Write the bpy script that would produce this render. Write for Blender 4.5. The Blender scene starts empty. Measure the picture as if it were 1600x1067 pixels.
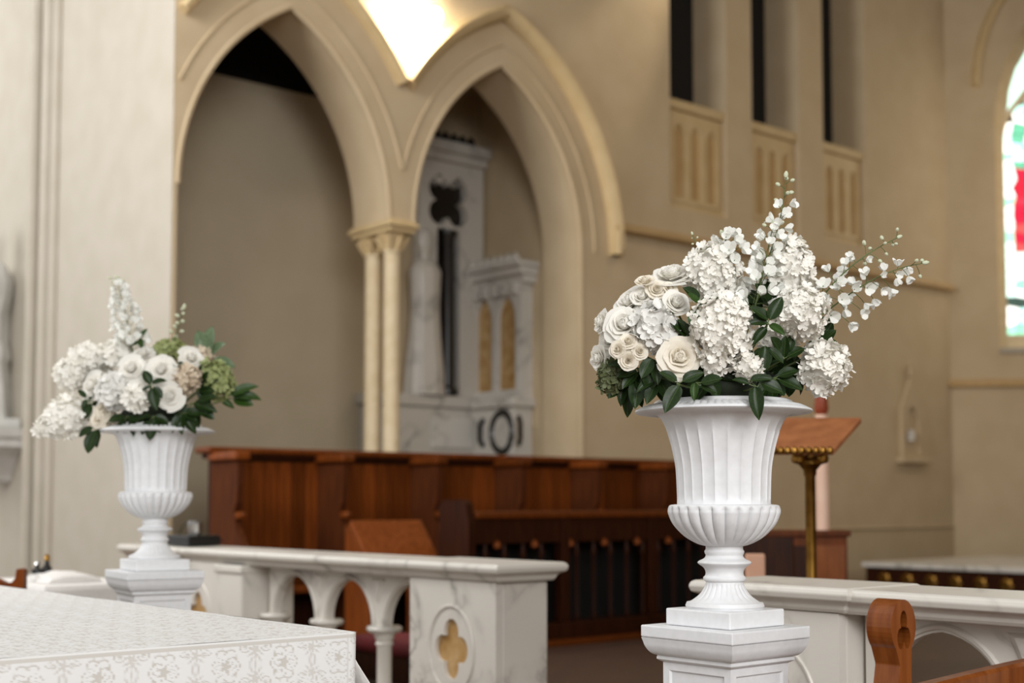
import bpy, bmesh, math, random
import numpy as np
from mathutils import Vector, Matrix, Quaternion
C = bpy.context.scene.collection
SC = bpy.context.scene
PI = math.pi
random.seed(7)

# ------------------------------------------------------------------ camera
F_PX = 2100.0; HZ = 785.0; PITCH = math.radians(3.5); EYE = 1.35
YAW = math.radians(49.4)                    # angle between the view and the church axis (+X)
fx, fy = math.cos(YAW), math.sin(YAW)
CR = Vector((fy, -fx, 0)); CU = Vector((0, 0, 1)); CT = Vector((-fx, -fy, 0))
CF = Vector((math.cos(PITCH)*fx, math.cos(PITCH)*fy, math.sin(PITCH)))
CUP = CR.cross(CF).normalized()
SHIFT = (HZ - 533.5 - F_PX*math.tan(PITCH))/1600.0
cam_d = bpy.data.cameras.new('camera'); cam = bpy.data.objects.new('camera', cam_d); C.objects.link(cam)
cam.location = (0, 0, EYE)
cam.rotation_euler = Matrix((CR, CUP, -CF)).transposed().to_euler()
cam_d.sensor_width = 36; cam_d.lens = F_PX/1600*36; cam_d.shift_y = SHIFT
cam_d.clip_end = 200
cam_d.dof.use_dof = True; cam_d.dof.focus_distance = 3.92; cam_d.dof.aperture_fstop = 1.9
SC.camera = cam
# ------------------------------------------------------------------ world, lights, exposure
w = bpy.data.worlds.new('world'); SC.world = w; w.use_nodes = True
w.node_tree.nodes['Background'].inputs[0].default_value = (1.0, .985, .965, 1)
w.node_tree.nodes['Background'].inputs[1].default_value = 0.56
def area(name, loc, tgt, sx, sy, power, col=(1, 1, 1)):
    d = bpy.data.lights.new(name, 'AREA'); d.shape = 'RECTANGLE'; d.size = sx; d.size_y = sy
    d.energy = power; d.color = col
    o = bpy.data.objects.new(name, d); C.objects.link(o); o.location = loc
    o.rotation_euler = (Vector(tgt) - Vector(loc)).to_track_quat('-Z', 'Y').to_euler(); return o
def spot(name, loc, tgt, power, angle, col, blend=.6, r=.05):
    d = bpy.data.lights.new(name, 'SPOT'); d.energy = power; d.spot_size = math.radians(angle)
    d.spot_blend = blend; d.color = col; d.shadow_soft_size = r
    o = bpy.data.objects.new(name, d); C.objects.link(o); o.location = loc
    o.rotation_euler = (Vector(tgt) - Vector(loc)).to_track_quat('-Z', 'Y').to_euler(); return o
area('nave_window_south', (-1.5, -6.0, 5.0), (3.0, 3.5, 1.0), 5, 4, 640, (1, 1, 1))
area('nave_window_north', (0, 17.5, 7.5), (5.3, 16.2, 6.0), 3, 4, 250, (1, 1, .98))
area('nave_window_north_east', (-.2, 8.8, 6.6), (6.6, 10.9, 4.2), 3, 3, 310, (1, .99, .97))
area('chancel_warm_fill', (13, 4, 9.6), (13.5, 6.5, 0), 3, 3, 130, (1, .80, .55))  # unseen warm light, added to lift the chancel walls
area('east_window_daylight', (18.95, 9.15, 5.8), (11, 10.3, 5.3), 1.8, 3.6, 30, (1, .90, .74))
spot('hood_glow_spot', (12.6, 10.35, 9.0), (10.3, 10.72, 5.7), 230, 30, (1, .84, .58), .8, .06)  # unseen spot added to make the right hood mould glow
SC.view_settings.view_transform = 'Standard'; SC.view_settings.look = 'None'
SC.view_settings.gamma = 1; SC.view_settings.use_curve_mapping = False
SC.view_settings.exposure = 0.38

# ------------------------------------------------------------------ helpers
def ray(px, py):
    x = (px - 800)/F_PX; v = (533.5 - py)/F_PX + SHIFT*1600/F_PX
    return CR*x + CUP*v + CF
def at(px, py, dep):
    d = ray(px, py); h = d.dot(Vector((fx, fy, 0)))
    return Vector((0, 0, EYE)) + d*(dep/h)
def atX(px, py, X): d = ray(px, py); return Vector((0, 0, EYE)) + d*(X/d.x)
def atY(px, py, Y): d = ray(px, py); return Vector((0, 0, EYE)) + d*(Y/d.y)
def lin(h):
    h = h.lstrip('#'); r = []
    for i in (0, 2, 4):
        c = int(h[i:i+2], 16)/255
        r.append(c/12.92 if c <= .04045 else ((c+.055)/1.055)**2.4)
    return (*r, 1)
def newmat(name):
    m = bpy.data.materials.new(name); m.use_nodes = True
    return m, m.node_tree.nodes, m.node_tree.links, m.node_tree.nodes['Principled BSDF']
def mat(name, c1, c2=None, rough=.5, metal=0, scale=6, stretch=(1, 1, 1), bump=0, detail=4, trans=0, lo=.35, hi=.65, coat=0, coord='Object'):
    m, n, l, b = newmat(name)
    b.inputs['Roughness'].default_value = rough; b.inputs['Metallic'].default_value = metal
    b.inputs['Base Color'].default_value = lin(c1)
    if 'wood' in name: b.inputs['Specular IOR Level'].default_value = .12
    if 'leaf' in name: b.inputs['Specular IOR Level'].default_value = .22
    if coat: b.inputs['Coat Weight'].default_value = coat; b.inputs['Coat Roughness'].default_value = .15
    tc = n.new('ShaderNodeTexCoord'); mp = n.new('ShaderNodeMapping'); mp.inputs['Scale'].default_value = stretch
    l.new(tc.outputs[coord], mp.inputs['Vector'])
    ns = n.new('ShaderNodeTexNoise'); ns.inputs['Scale'].default_value = scale; ns.inputs['Detail'].default_value = detail
    l.new(mp.outputs[0], ns.inputs['Vector'])
    if c2:
        r = n.new('ShaderNodeValToRGB'); r.color_ramp.elements[0].position = lo; r.color_ramp.elements[1].position = hi
        r.color_ramp.elements[0].color = lin(c1); r.color_ramp.elements[1].color = lin(c2)
        l.new(ns.outputs['Fac'], r.inputs[0]); l.new(r.outputs[0], b.inputs['Base Color'])
    if bump:
        bp = n.new('ShaderNodeBump'); bp.inputs['Strength'].default_value = bump; bp.inputs['Distance'].default_value = .01
        l.new(ns.outputs['Fac'], bp.inputs['Height']); l.new(bp.outputs[0], b.inputs['Normal'])
    if trans:
        t = n.new('ShaderNodeBsdfTranslucent'); mx = n.new('ShaderNodeMixShader'); mx.inputs[0].default_value = trans
        src = b.inputs['Base Color'].links[0].from_socket if b.inputs['Base Color'].links else None
        if src: l.new(src, t.inputs[0])
        else: t.inputs[0].default_value = lin(c1)
        l.new(b.outputs[0], mx.inputs[1]); l.new(t.outputs[0], mx.inputs[2]); l.new(mx.outputs[0], n['Material Output'].inputs[0])
    return m
def emit(name, c, s):
    m, n, l, b = newmat(name); b.inputs['Base Color'].default_value = lin(c)
    b.inputs['Emission Color'].default_value = lin(c); b.inputs['Emission Strength'].default_value = s; return m
def marble(name, base, mid, vein, vs=1.0):
    m, n, l, b = newmat(name); b.inputs['Roughness'].default_value = .38
    tc = n.new('ShaderNodeTexCoord'); mp = n.new('ShaderNodeMapping'); mp.inputs['Rotation'].default_value = (.5, .6, .3)
    l.new(tc.outputs['Object'], mp.inputs['Vector'])
    n1 = n.new('ShaderNodeTexNoise'); n1.inputs['Scale'].default_value = 1.6*vs; n1.inputs['Detail'].default_value = 6
    n1.inputs['Distortion'].default_value = .8
    l.new(mp.outputs[0], n1.inputs['Vector'])
    s = n.new('ShaderNodeMath'); s.operation = 'SUBTRACT'; s.inputs[1].default_value = .5; l.new(n1.outputs['Fac'], s.inputs[0])
    a = n.new('ShaderNodeMath'); a.operation = 'ABSOLUTE'; l.new(s.outputs[0], a.inputs[0])
    r = n.new('ShaderNodeValToRGB'); e = r.color_ramp.elements
    e[0].position = 0; e[0].color = lin(vein); e[1].position = .05; e[1].color = lin(base)
    x = e.new(.014); x.color = lin(mid)
    l.new(a.outputs[0], r.inputs[0])
    n2 = n.new('ShaderNodeTexNoise'); n2.inputs['Scale'].default_value = 2.2; n2.inputs['Detail'].default_value = 3
    l.new(tc.outputs['Object'], n2.inputs['Vector'])
    r2 = n.new('ShaderNodeValToRGB'); r2.color_ramp.elements[0].position = .42; r2.color_ramp.elements[1].position = .66
    l.new(n2.outputs['Fac'], r2.inputs[0])
    mx = n.new('ShaderNodeMix'); mx.data_type = 'RGBA'; mx.inputs[6].default_value = lin(base)
    l.new(r2.outputs[0], mx.inputs[0]); l.new(r.outputs[0], mx.inputs[7]); l.new(mx.outputs[2], b.inputs['Base Color'])
    return m
MT = {}
MT['plaster'] = mat('plaster', '#c7b393', '#c1ac8b', .85, scale=3, bump=.02)
MT['plaster_pale'] = mat('plaster_pale', '#b5ada0', '#afa798', .85, scale=3, bump=.02)
MT['plaster_grey'] = mat('plaster_grey', '#c4b69d', '#beb096', .88, scale=2)
MT['gold_cream'] = mat('gold_cream', '#cdb58a', '#c6ad80', .6, scale=5)
MT['stone_cream'] = mat('stone_cream', '#dcc9a6', '#d3be98', .6, scale=8)
MT['panel_gold'] = mat('panel_gold', '#c0a172', '#b89868', .6, scale=5)
MT['near_black'] = mat('near_black', '#0b0908', '#100d0b', .9)  # also paints shade in the tall openings and behind the choir desk
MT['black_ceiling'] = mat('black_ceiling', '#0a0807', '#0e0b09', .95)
MT['floor'] = mat('floor_carpet', '#6d5238', '#5b432d', .9, scale=30)
MT['chancel_floor'] = mat('chancel_floor', '#4a3020', '#3a2416', .6, scale=4, stretch=(1, 8, 1))
MT['urn'] = mat('urn_white', '#e1e2e4', '#d9dadb', .55, scale=40, bump=.08, lo=.3, hi=.75)
MT['marble'] = marble('white_marble', '#d3cec5', '#bab5ac', '#87847f')
MT['marble_grey'] = marble('grey_marble', '#c6c0b6', '#a9a49c', '#7c7975', .8)
MT['ochre_marble'] = mat('ochre_marble', '#a87f45', '#c9a878', .4, scale=9, lo=.35, hi=.7)
MT['black_marble'] = mat('black_marble', '#15120f', '#241d18', .3, scale=8)
MT['wood'] = mat('varnished_wood', '#52270c', '#6b3511', .38, scale=4, stretch=(9, 9, .7), coat=.04)
MT['wood_panel'] = mat('panel_wood', '#43200c', '#572b10', .75, scale=4, stretch=(9, 9, .7))
MT['wood_mid'] = mat('mid_wood', '#6d3614', '#85461d', .45, scale=5, stretch=(7, 7, .8))
MT['wood_dark'] = mat('dark_wood', '#2a1308', '#381a0b', .45, scale=4, stretch=(9, 9, .7), coat=.03)
_n, _l = MT['wood'].node_tree.nodes, MT['wood'].node_tree.links
_oi = _n.new('ShaderNodeObjectInfo'); _mr = _n.new('ShaderNodeMapRange'); _mr.inputs[3].default_value = .75; _mr.inputs[4].default_value = 1.75
_l.new(_oi.outputs['Random'], _mr.inputs[0]); _hs = _n.new('ShaderNodeHueSaturation'); _b = _n['Principled BSDF']
_src = _b.inputs['Base Color'].links[0].from_socket; _l.new(_src, _hs.inputs['Color']); _l.new(_mr.outputs[0], _hs.inputs['Value']); _l.new(_hs.outputs[0], _b.inputs['Base Color'])
MT['wood_light'] = mat('light_wood', '#68330f', '#844a1f', .4, scale=5, stretch=(7, 7, .8), coat=.4, lo=.3, hi=.7)
MT['wood_brown'] = mat('brown_wood_edge', '#4a2a16', '#5c3820', .4, scale=5, stretch=(7, 7, .8), coat=.3)
MT['woven'] = mat('woven_cane', '#7a5637', '#5d3d24', .7, scale=16, stretch=(.2, 1, 5))
MT['brass'] = mat('brass', '#a87f3d', '#7d5a28', .32, metal=1, scale=12)
MT['copper'] = mat('copper_leather', '#b5754a', '#9f623c', .45, metal=.25, scale=10)
MT['statue'] = mat('statue_stone', '#cfcdc8', '#c0beb9', .7, scale=5)
MT['black_plastic'] = mat('black_plastic', '#0f0f10', rough=.35)
MT['silver'] = mat('silver', '#c9c9c8', rough=.25, metal=1)
MT['linen'] = mat('white_linen', '#e6e3e0', '#dddad6', .85, scale=60, bump=.05)
MT['pink_wax'] = mat('pale_pink_wax', '#dcb9a2', '#d6b098', .5)
MT['red_glass'] = mat('red_glass', '#9c4a2c', '#7e3520', .2)
MT['red_cushion'] = mat('red_cushion', '#6b1117', '#560c12', .85)
MT['pink_seat'] = mat('pink_panel', '#d3a58b', '#cc9b80', .7)
MT['petal'] = mat('rose_petal', '#f6f4ee', '#f2efe6', .55, scale=20, trans=.3)
MT['petal_cream'] = mat('rose_petal_cream', '#f6f1e6', '#f1e9d8', .55, scale=20, trans=.3)
MT['floret'] = mat('hydrangea_floret', '#f6f4ee', '#f1eee4', .6, scale=25, trans=.18)
MT['floret_white'] = mat('ruffled_white_floret', '#f1f0ec', '#e9e8e3', .6, scale=25, trans=.18)
MT['floret_green'] = mat('green_floret', '#a9b07a', '#8f9a5e', .6, scale=25, trans=.15)
MT['floret_dullgreen'] = mat('dull_green_floret', '#6f7752', '#59613f', .65, scale=25, trans=.15)
MT['floret_blush'] = mat('blush_floret', '#dfd0bd', '#d3c3a8', .6, scale=25, trans=.15)
MT['delph'] = mat('delphinium_petal', '#f5f5f1', '#eeefe8', .55, scale=30, trans=.2)
MT['bud'] = mat('green_white_bud', '#d5d8c0', '#bcc4a0', .55, scale=30, trans=.1)
MT['stem'] = mat('green_stem', '#5b6b3a', '#4b5a30', .6)
MT['leaf'] = mat('dark_leaf', '#1d2c12', '#263a18', .5, scale=14, trans=.08)
MT['leaf_mid'] = mat('mid_leaf', '#35501d', '#2a4218', .48, scale=14, trans=.12)
MT['leaf_grey'] = mat('grey_green_leaf', '#6d7f5f', '#596c4e', .6, scale=10, trans=.1)
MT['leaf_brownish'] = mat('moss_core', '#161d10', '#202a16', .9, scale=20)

def tag(o, label=None, cat=None, group=None, kind=None):
    if label: o['label'] = label
    if cat: o['category'] = cat
    if group: o['group'] = group
    if kind: o['kind'] = kind
    return o
def thing(name, label, cat, loc=(0, 0, 0), rz=0, group=None, q=None, scale=1):
    o = bpy.data.objects.new(name, None); C.objects.link(o); o.empty_display_size = .05
    o.location = loc; o.scale = (scale,)*3
    if q is not None: o.rotation_mode = 'QUATERNION'; o.rotation_quaternion = q
    else: o.rotation_euler = (0, 0, rz)
    return tag(o, label, cat, group)
class MB:
    def __init__(s): s.v = []; s.f = []
    def add(s, v, f):
        b = len(s.v); s.v += [tuple(p) for p in v]; s.f += [tuple(i+b for i in q) for q in f]; return s
    def box(s, x0, x1, y0, y1, z0, z1):
        return s.add([(x, y, z) for z in (z0, z1) for y in (y0, y1) for x in (x0, x1)],
                     [(0, 2, 3, 1), (4, 5, 7, 6), (0, 1, 5, 4), (2, 6, 7, 3), (0, 4, 6, 2), (1, 3, 7, 5)])
    def lathe(s, prof, n=48, c=(0, 0, 0), fn=None):
        v = []; f = []; m = len(prof)
        for i in range(n):
            a = 2*PI*i/n
            for j, (r, z) in enumerate(prof):
                rr, zz = fn(a, r, z, j) if fn else (r, z)
                v.append((c[0]+rr*math.cos(a), c[1]+rr*math.sin(a), c[2]+zz))
        for i in range(n):
            k = (i+1) % n
            for j in range(m-1): f.append((i*m+j, k*m+j, k*m+j+1, i*m+j+1))
        return s.add(v, f)
    def rings(s, rings, close=True, caps=True):
        n = len(rings[0]); v = [p for r in rings for p in r]; f = []
        for i in range(len(rings)-1):
            for j in range(n if close else n-1):
                k = (j+1) % n; f.append((i*n+j, i*n+k, (i+1)*n+k, (i+1)*n+j))
        if caps and close: f.append(tuple(range(n))[::-1]); f.append(tuple((len(rings)-1)*n+j for j in range(n)))
        return s.add(v, f)
    def square(s, prof, caps=True):
        return s.rings([[(-r, -r, z), (r, -r, z), (r, r, z), (-r, r, z)] for r, z in prof], True, caps)
    def tube(s, pts, r, n=6):
        pts = [Vector(p) for p in pts]; R = []
        for i, p in enumerate(pts):
            d = (pts[min(i+1, len(pts)-1)] - pts[max(i-1, 0)]).normalized()
            a = d.orthogonal().normalized() if i == 0 else (a - d*a.dot(d)).normalized()
            b = d.cross(a); rr = r[i] if isinstance(r, (list, tuple)) else r
            R.append([p + (a*math.cos(2*PI*k/n) + b*math.sin(2*PI*k/n))*rr for k in range(n)])
        return s.rings(R)
    def sweep(s, pts, prof, side, out):
        # pts: path, prof: list of (a,b) -> a along in-plane normal, b along 'out'
        pts = [Vector(p) for p in pts]; R = []
        for i, p in enumerate(pts):
            d = (pts[min(i+1, len(pts)-1)] - pts[max(i-1, 0)]).normalized()
            nrm = d.cross(Vector(out))*side
            R.append([p + nrm*a + Vector(out)*b for a, b in prof])
        return s.rings(R)
    def mesh(s, name, smooth=False, sharp=40):
        me = bpy.data.meshes.new(name); me.from_pydata(s.v, [], s.f)
        bm = bmesh.new(); bm.from_mesh(me); bmesh.ops.recalc_face_normals(bm, faces=bm.faces); bm.to_mesh(me); bm.free()
        if smooth:
            me.polygons.foreach_set('use_smooth', [True]*len(me.polygons))
            if sharp: me.set_sharp_from_angle(angle=math.radians(sharp))
        return me
    def build(s, name, m, parent=None, smooth=False, bevel=0, sharp=40, loc=None):
        o = bpy.data.objects.new(name, s.mesh(name, smooth, sharp)); C.objects.link(o)
        o.data.materials.append(MT[m] if isinstance(m, str) else m)
        if parent: o.parent = parent
        if loc: o.location = loc
        if bevel:
            b = o.modifiers.new('bevel', 'BEVEL'); b.width = bevel; b.segments = 2; b.limit_method = 'ANGLE'
        return o
def inst(me, name, parent, M=None, m=None):
    o = bpy.data.objects.new(name, me); C.objects.link(o); o.parent = parent
    if M is not None: o.matrix_local = M
    return o
def struct(o): o['kind'] = 'structure'; return o
def plate(loops, t, fn):
    """flat plate with holes (first loop outer) extruded by t; fn maps (a, b, depth) to 3D"""
    cu = bpy.data.curves.new('tmp', 'CURVE'); cu.dimensions = '2D'; cu.fill_mode = 'BOTH'; cu.extrude = t/2
    for lp in loops:
        sp = cu.splines.new('POLY'); sp.points.add(len(lp)-1)
        for p, q in zip(sp.points, lp): p.co = (q[0], q[1], 0, 1)
        sp.use_cyclic_u = True
    ob = bpy.data.objects.new('tmp', cu); C.objects.link(ob)
    dg = bpy.context.evaluated_depsgraph_get(); me = bpy.data.meshes.new_from_object(ob.evaluated_get(dg))
    v = [fn(p.co.x, p.co.y, p.co.z + t/2) for p in me.vertices]; f = [tuple(p.vertices) for p in me.polygons]
    bpy.data.objects.remove(ob); bpy.data.curves.remove(cu); bpy.data.meshes.remove(me)
    return v, f
def arch_pts(cx, z0, a, h, off=0, n=20):
    c = (h*h - a*a)/(2*a); r = a + c + off
    am = math.acos(max(-1, min(1, c/r))); R = [(cx - c + r*math.cos(am*i/n), z0 + r*math.sin(am*i/n)) for i in range(n+1)]
    L = [(2*cx - x, z) for x, z in R[::-1]][1:]
    return R + L                       # right springing -> apex -> left springing
def foil(cx, cz, R, rr, k, rot=PI/2, n=12, sx=1, sz=1):
    """outline of k round lobes of radius rr, centres R from the middle"""
    out = []
    half = math.acos(max(-1, min(1, (R*math.cos(PI/k) - 0)/1e9))) if False else None
    for i in range(k):
        a0 = rot + 2*PI*i/k
        # lobe crosses the bisector at angle PI/k
        d = R*math.sin(PI/k); beta = PI/k + PI/2 if d < rr else PI/2
        if d < rr:
            tt = math.asin(min(1, d/rr)); beta = PI - (PI - (PI/2 + PI/k)) if False else None
            ph = math.pi - math.acos(max(-1, min(1, -0))) if False else None
            # intersection point on the bisector
            sB = R*math.cos(PI/k) + math.sqrt(max(0, rr*rr - d*d)); ix, iz = sB*math.cos(PI/k), sB*math.sin(PI/k)
            beta = math.atan2(iz, ix - R)
        for j in range(n+1):
            b = -beta + 2*beta*j/n
            x = R + rr*math.cos(b); z = rr*math.sin(b)
            out.append((cx + sx*(x*math.cos(a0) - z*math.sin(a0)), cz + sz*(x*math.sin(a0) + z*math.cos(a0))))
    return out

# ================================================================== SETTING
WY = 10.8; TH = .65; SPR = 4.16; A2 = 1.17; AH = 1.88
mapN = lambda a, b, d: (a, WY + d, b)
struct(MB().box(-9, 5.0, -7, 17, -.1, 0).build('floor', 'floor'))
struct(MB().box(5.0, 24, -2.4, 13, -.1, .19).build('floor_chancel', 'chancel_floor'))
# north wall with two arches and three tall openings
c1, c2 = 6.52, 9.12; A1 = 1.15; PX = 5.33
arch1 = arch_pts(c1, SPR, A1, AH); arch2 = arch_pts(c2, SPR, A2, AH)
outer = [(PX, .19), (c1-A1, .19)] + arch1[::-1] + arch2[::-1] + [(c2+A2, .19), (17.8, .19), (17.8, 9.5), (PX, 9.5)]
OPEN = [(11.75, 12.79), (13.28, 14.25), (14.77, 15.74)]
SILL, PBOT = 6.22, 4.87
holes = [[(a, PBOT), (a, 9.2), (b, 9.2), (b, PBOT)] for a, b in OPEN]
wall_n = struct(MB().add(*plate([outer] + holes, TH, mapN)).build('wall_north', 'plaster'))
# hood moulds, roll mouldings
hp = [(-.045, 0), (-.045, .05), (-.02, .11), (.02, .13), (.045, .09), (.045, 0)]
for i, cx in enumerate((c1, c2)):
    pts = arch_pts(cx, SPR, (A1, A2)[i], AH, .5, 30)
    pts = [(x, WY, z) for x, z in pts]
    xm = 7.81
    pts = [p for p in pts if (PX < p[0] < xm if i == 0 else p[0] > xm)]
    if i == 1: pts = [(pts[0][0], WY, 4.44)] + pts
    o = MB().sweep(pts, hp if i == 0 else [(a*1.75, b*1.15) for a, b in hp], 1, (0, -1, 0)).build('trim_%d' % (i+1), 'gold_cream', wall_n, True)
    o.name = 'hood_mould'
for cx in (c1, c2):
    pts = [(x, WY+.02, z) for x, z in arch_pts(cx, SPR, A1 if cx == c1 else A2, AH, -.005, 30) if x > PX+.02]
    if cx == c2: pts = [(pts[0][0], WY+.02, .2)] + pts
    MB().tube(pts, .032, 8).build('roll_moulding', 'plaster', wall_n, True)
    pts = [(x, WY-.004, z) for x, z in arch_pts(cx, SPR, A1 if cx == c1 else A2, AH, .19, 30)]
    pts = [p for p in pts if (PX+.02 < p[0] < 7.81 if cx == c1 else p[0] > 7.81)]
    MB().tube(pts, .014, 6).build('face_moulding', 'plaster', wall_n, True)
sp = MB(); sp.sweep([(10.72, WY, 4.50), (17.75, WY, 4.53)], [(-.06, 0), (-.03, .09), (.02, .13), (.05, .13), (.07, 0)], 1, (0, -1, 0))
sp.build('string_course', 'panel_gold', wall_n)
# tall openings: sill, blind-arcaded panel, near-black sheet painting the unlit depth behind
for a, b in OPEN:
    bal = MB().box(a, b, WY+.10, WY+.30, PBOT, SILL-.12).build('panel', 'gold_cream', wall_n)
    MB().box(a-.0, b+.0, WY+.03, WY+.36, SILL-.12, SILL).build('sill', 'gold_cream', bal, bevel=.02)
    MB().box(a, b, WY+.07, WY+.12, PBOT, PBOT+.10).build('plinth_rail', 'gold_cream', bal, bevel=.01)
    wd = (b-a-.16)/3
    for k in range(3):
        x0 = a + .08 + k*wd
        lp = [(x0+.05, PBOT+.16), (x0+wd-.05, PBOT+.16)] + arch_pts(x0+wd/2, SILL-.45, wd/2-.05, wd*.55, 0, 8)
        fr = [(x0+.0, PBOT+.10), (x0+wd, PBOT+.10), (x0+wd, SILL-.14), (x0, SILL-.14)]
        MB().add(*plate([fr, lp], .05, lambda p, q, d: (p, WY+.06+d, q))).build('lancet_panel', 'gold_cream', bal)
        MB().box(x0+.03, x0+wd-.03, WY+.095, WY+.102, PBOT+.13, SILL-.2).build('lancet_back', 'panel_gold', bal)
    MB().box(a-.03, b+.03, WY+.55, WY+.6, PBOT, 9.25).build('opening_shade', 'near_black', wall_n)
# clustered column between the arches
col = thing('twin_column', 'cream twin-shafted column with carved capital between the two arches', 'column', (7.81, WY, .19))
for yy in (.17, .50):
    MB().lathe([(.12, 0), (.12, .12), (.10, .2), (.085, .24), (.083, SPR-.19-.32), (.095, SPR-.19-.31), (.095, SPR-.19-.28)], 24, (0, yy, 0)).build('shaft', 'stone_cream', col, True)
cap = MB(); zc = SPR - .19
for yy in (.17, .50): cap.lathe([(.085, zc-.30), (.10, zc-.27), (.11, zc-.18), (.155, zc-.11)], 16, (0, yy, 0), lambda a, r, z, j: (r*(1+.10*math.cos(8*a)*(j in (1, 2))), z))
cap.build('capital', 'gold_cream', col, True)
for yy in (.17, .50):
    for k in range(8):
        a = 2*PI*k/8
        MB().tube([(.09*math.cos(a), yy+.09*math.sin(a), zc-.28), (.13*math.cos(a), yy+.13*math.sin(a), zc-.2), (.165*math.cos(a), yy+.165*math.sin(a), zc-.15)], [.02, .028, .02], 6).build('carved_leaf', 'gold_cream', col, True)
ab = MB()
for z0, z1, e in ((zc-.12, zc-.07, .02), (zc-.07, zc-.03, .05), (zc-.03, zc-.001, .03)):
    ab.box(-.14-e, .14+e, -.0-e, TH+e, z0, z1)
ab.build('abacus', 'gold_cream', col, bevel=.01)
# side chapel behind the arches
struct(MB().box(5.4, 8.8, 12.8, 12.95, .19, 5.93).build('wall_chapel', 'plaster_grey'))
struct(MB().box(8.8, 10.6, 12.8, 12.95, .19, 8.2).build('wall_chapel_memorial', 'plaster'))
struct(MB().box(10.42, 10.6, WY+TH, 12.8, .19, 8.2).build('wall_chapel_east', 'plaster'))
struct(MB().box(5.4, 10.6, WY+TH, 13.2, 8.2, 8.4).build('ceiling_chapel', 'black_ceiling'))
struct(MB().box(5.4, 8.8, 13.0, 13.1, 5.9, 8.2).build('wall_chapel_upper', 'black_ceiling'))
# chancel-arch pier / nave east wall
pier = struct(MB().box(PX-.006, PX-.001, WY, WY+TH, 0, 11).box(PX, PX+.3, WY+TH, 20, 0, 11).build('wall_pier', 'plaster_pale'))
def strip(y0, y1, dx, dm='plaster_pale'): return MB().box(PX-dx, PX, y0, y1, 0, 11)
for k, (y0, y1, dx) in enumerate(((13.36, 13.46, .05), (13.52, 13.64, .10), (13.68, 13.76, .05), (13.84, 13.96, .14))):
    MB().lathe([(.5*(y1-y0), 0), (.5*(y1-y0), 11)], 16, (PX-dx*.4, (y0+y1)/2, 0)).build('vertical_moulding', 'plaster_pale', pier, True)
# east end: canted wall with the window
E0 = Vector((17.8, WY, 0)); ED = Vector((.7071, -.7071, 0)); EN = Vector((.7071, .7071, 0))
mapE = lambda a, b, d: E0 + ED*a + EN*d + Vector((0, 0, b))
wc, wa = 2.06, 1.19
wloop = [(wc-wa-.16, 3.55), (wc+wa+.16, 3.55)] + arch_pts(wc, 6.9, wa+.16, 2.4, 0, 16)
east = struct(MB().add(*plate([[(-.01, .19), (5, .19), (5, 9.8), (-.01, 9.8)], wloop], .45, mapE)).build('wall_east', 'plaster'))
MB().sweep([mapE(p, q, 0) for p, q in arch_pts(wc, 7.55, wa+.42, 2.3, 0, 16)], [(-.06, 0), (-.03, .09), (.04, .12), (.08, 0)], 1, -EN).build('hood_mould', 'gold_cream', east, True)
MB().sweep([mapE(-.05, 3.1, 0), mapE(4.5, 3.1, 0)], [(-.06, 0), (-.03, .07), (.04, .09), (.06, 0)], 1, -EN).build('string_course', 'panel_gold', east)
# window frame with two lights and an eye; panes are separate pieces
fr_out = [(wc-wa-.16, 3.55), (wc+wa+.16, 3.55)] + arch_pts(wc, 6.9, wa+.16, 2.4, 0, 16)
LW = .5
lights = []
for s in (-1, 1):
    cx = wc + s*.66
    lights.append([(cx-LW, 3.85), (cx+LW, 3.85)] + arch_pts(cx, 6.75, LW, .75, 0, 12))
eyes = [foil(wc, 8.3, .18, .17, 4), [(wc-1.10, 7.22), (wc-.92, 7.45), (wc-.72, 7.72), (wc-.62, 8.1), (wc-.70, 8.35), (wc-.95, 7.9), (wc-1.06, 7.55)]]
eyes.append([(2*wc-x, z) for x, z in eyes[1]])
win = struct(MB().add(*plate([fr_out] + lights + eyes, .12, lambda a, b, d: mapE(a, b, .24+d))).build('window_1', 'stone_cream'))
MB().add(*plate([[(wc-wa-.16, 3.55), (wc+wa+.16, 3.55), (wc+wa+.16, 3.62), (wc-wa-.16, 3.62)]], .5, lambda a, b, d: mapE(a, b, d-.05))).build('window_sill', 'plaster_pale', win)
GL = {}
def glass(c, s=1.5):
    if c not in GL: GL[c] = emit('stained_glass', c, s)
    return GL[c]
rg = random.Random(4)
def inlight(cx, x, z):
    if z < 6.75: return abs(x-cx) < LW
    c = (.75**2-LW**2)/(2*LW); r = LW + c
    return math.hypot(abs(x-cx)+c, z-6.75) < r
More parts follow.
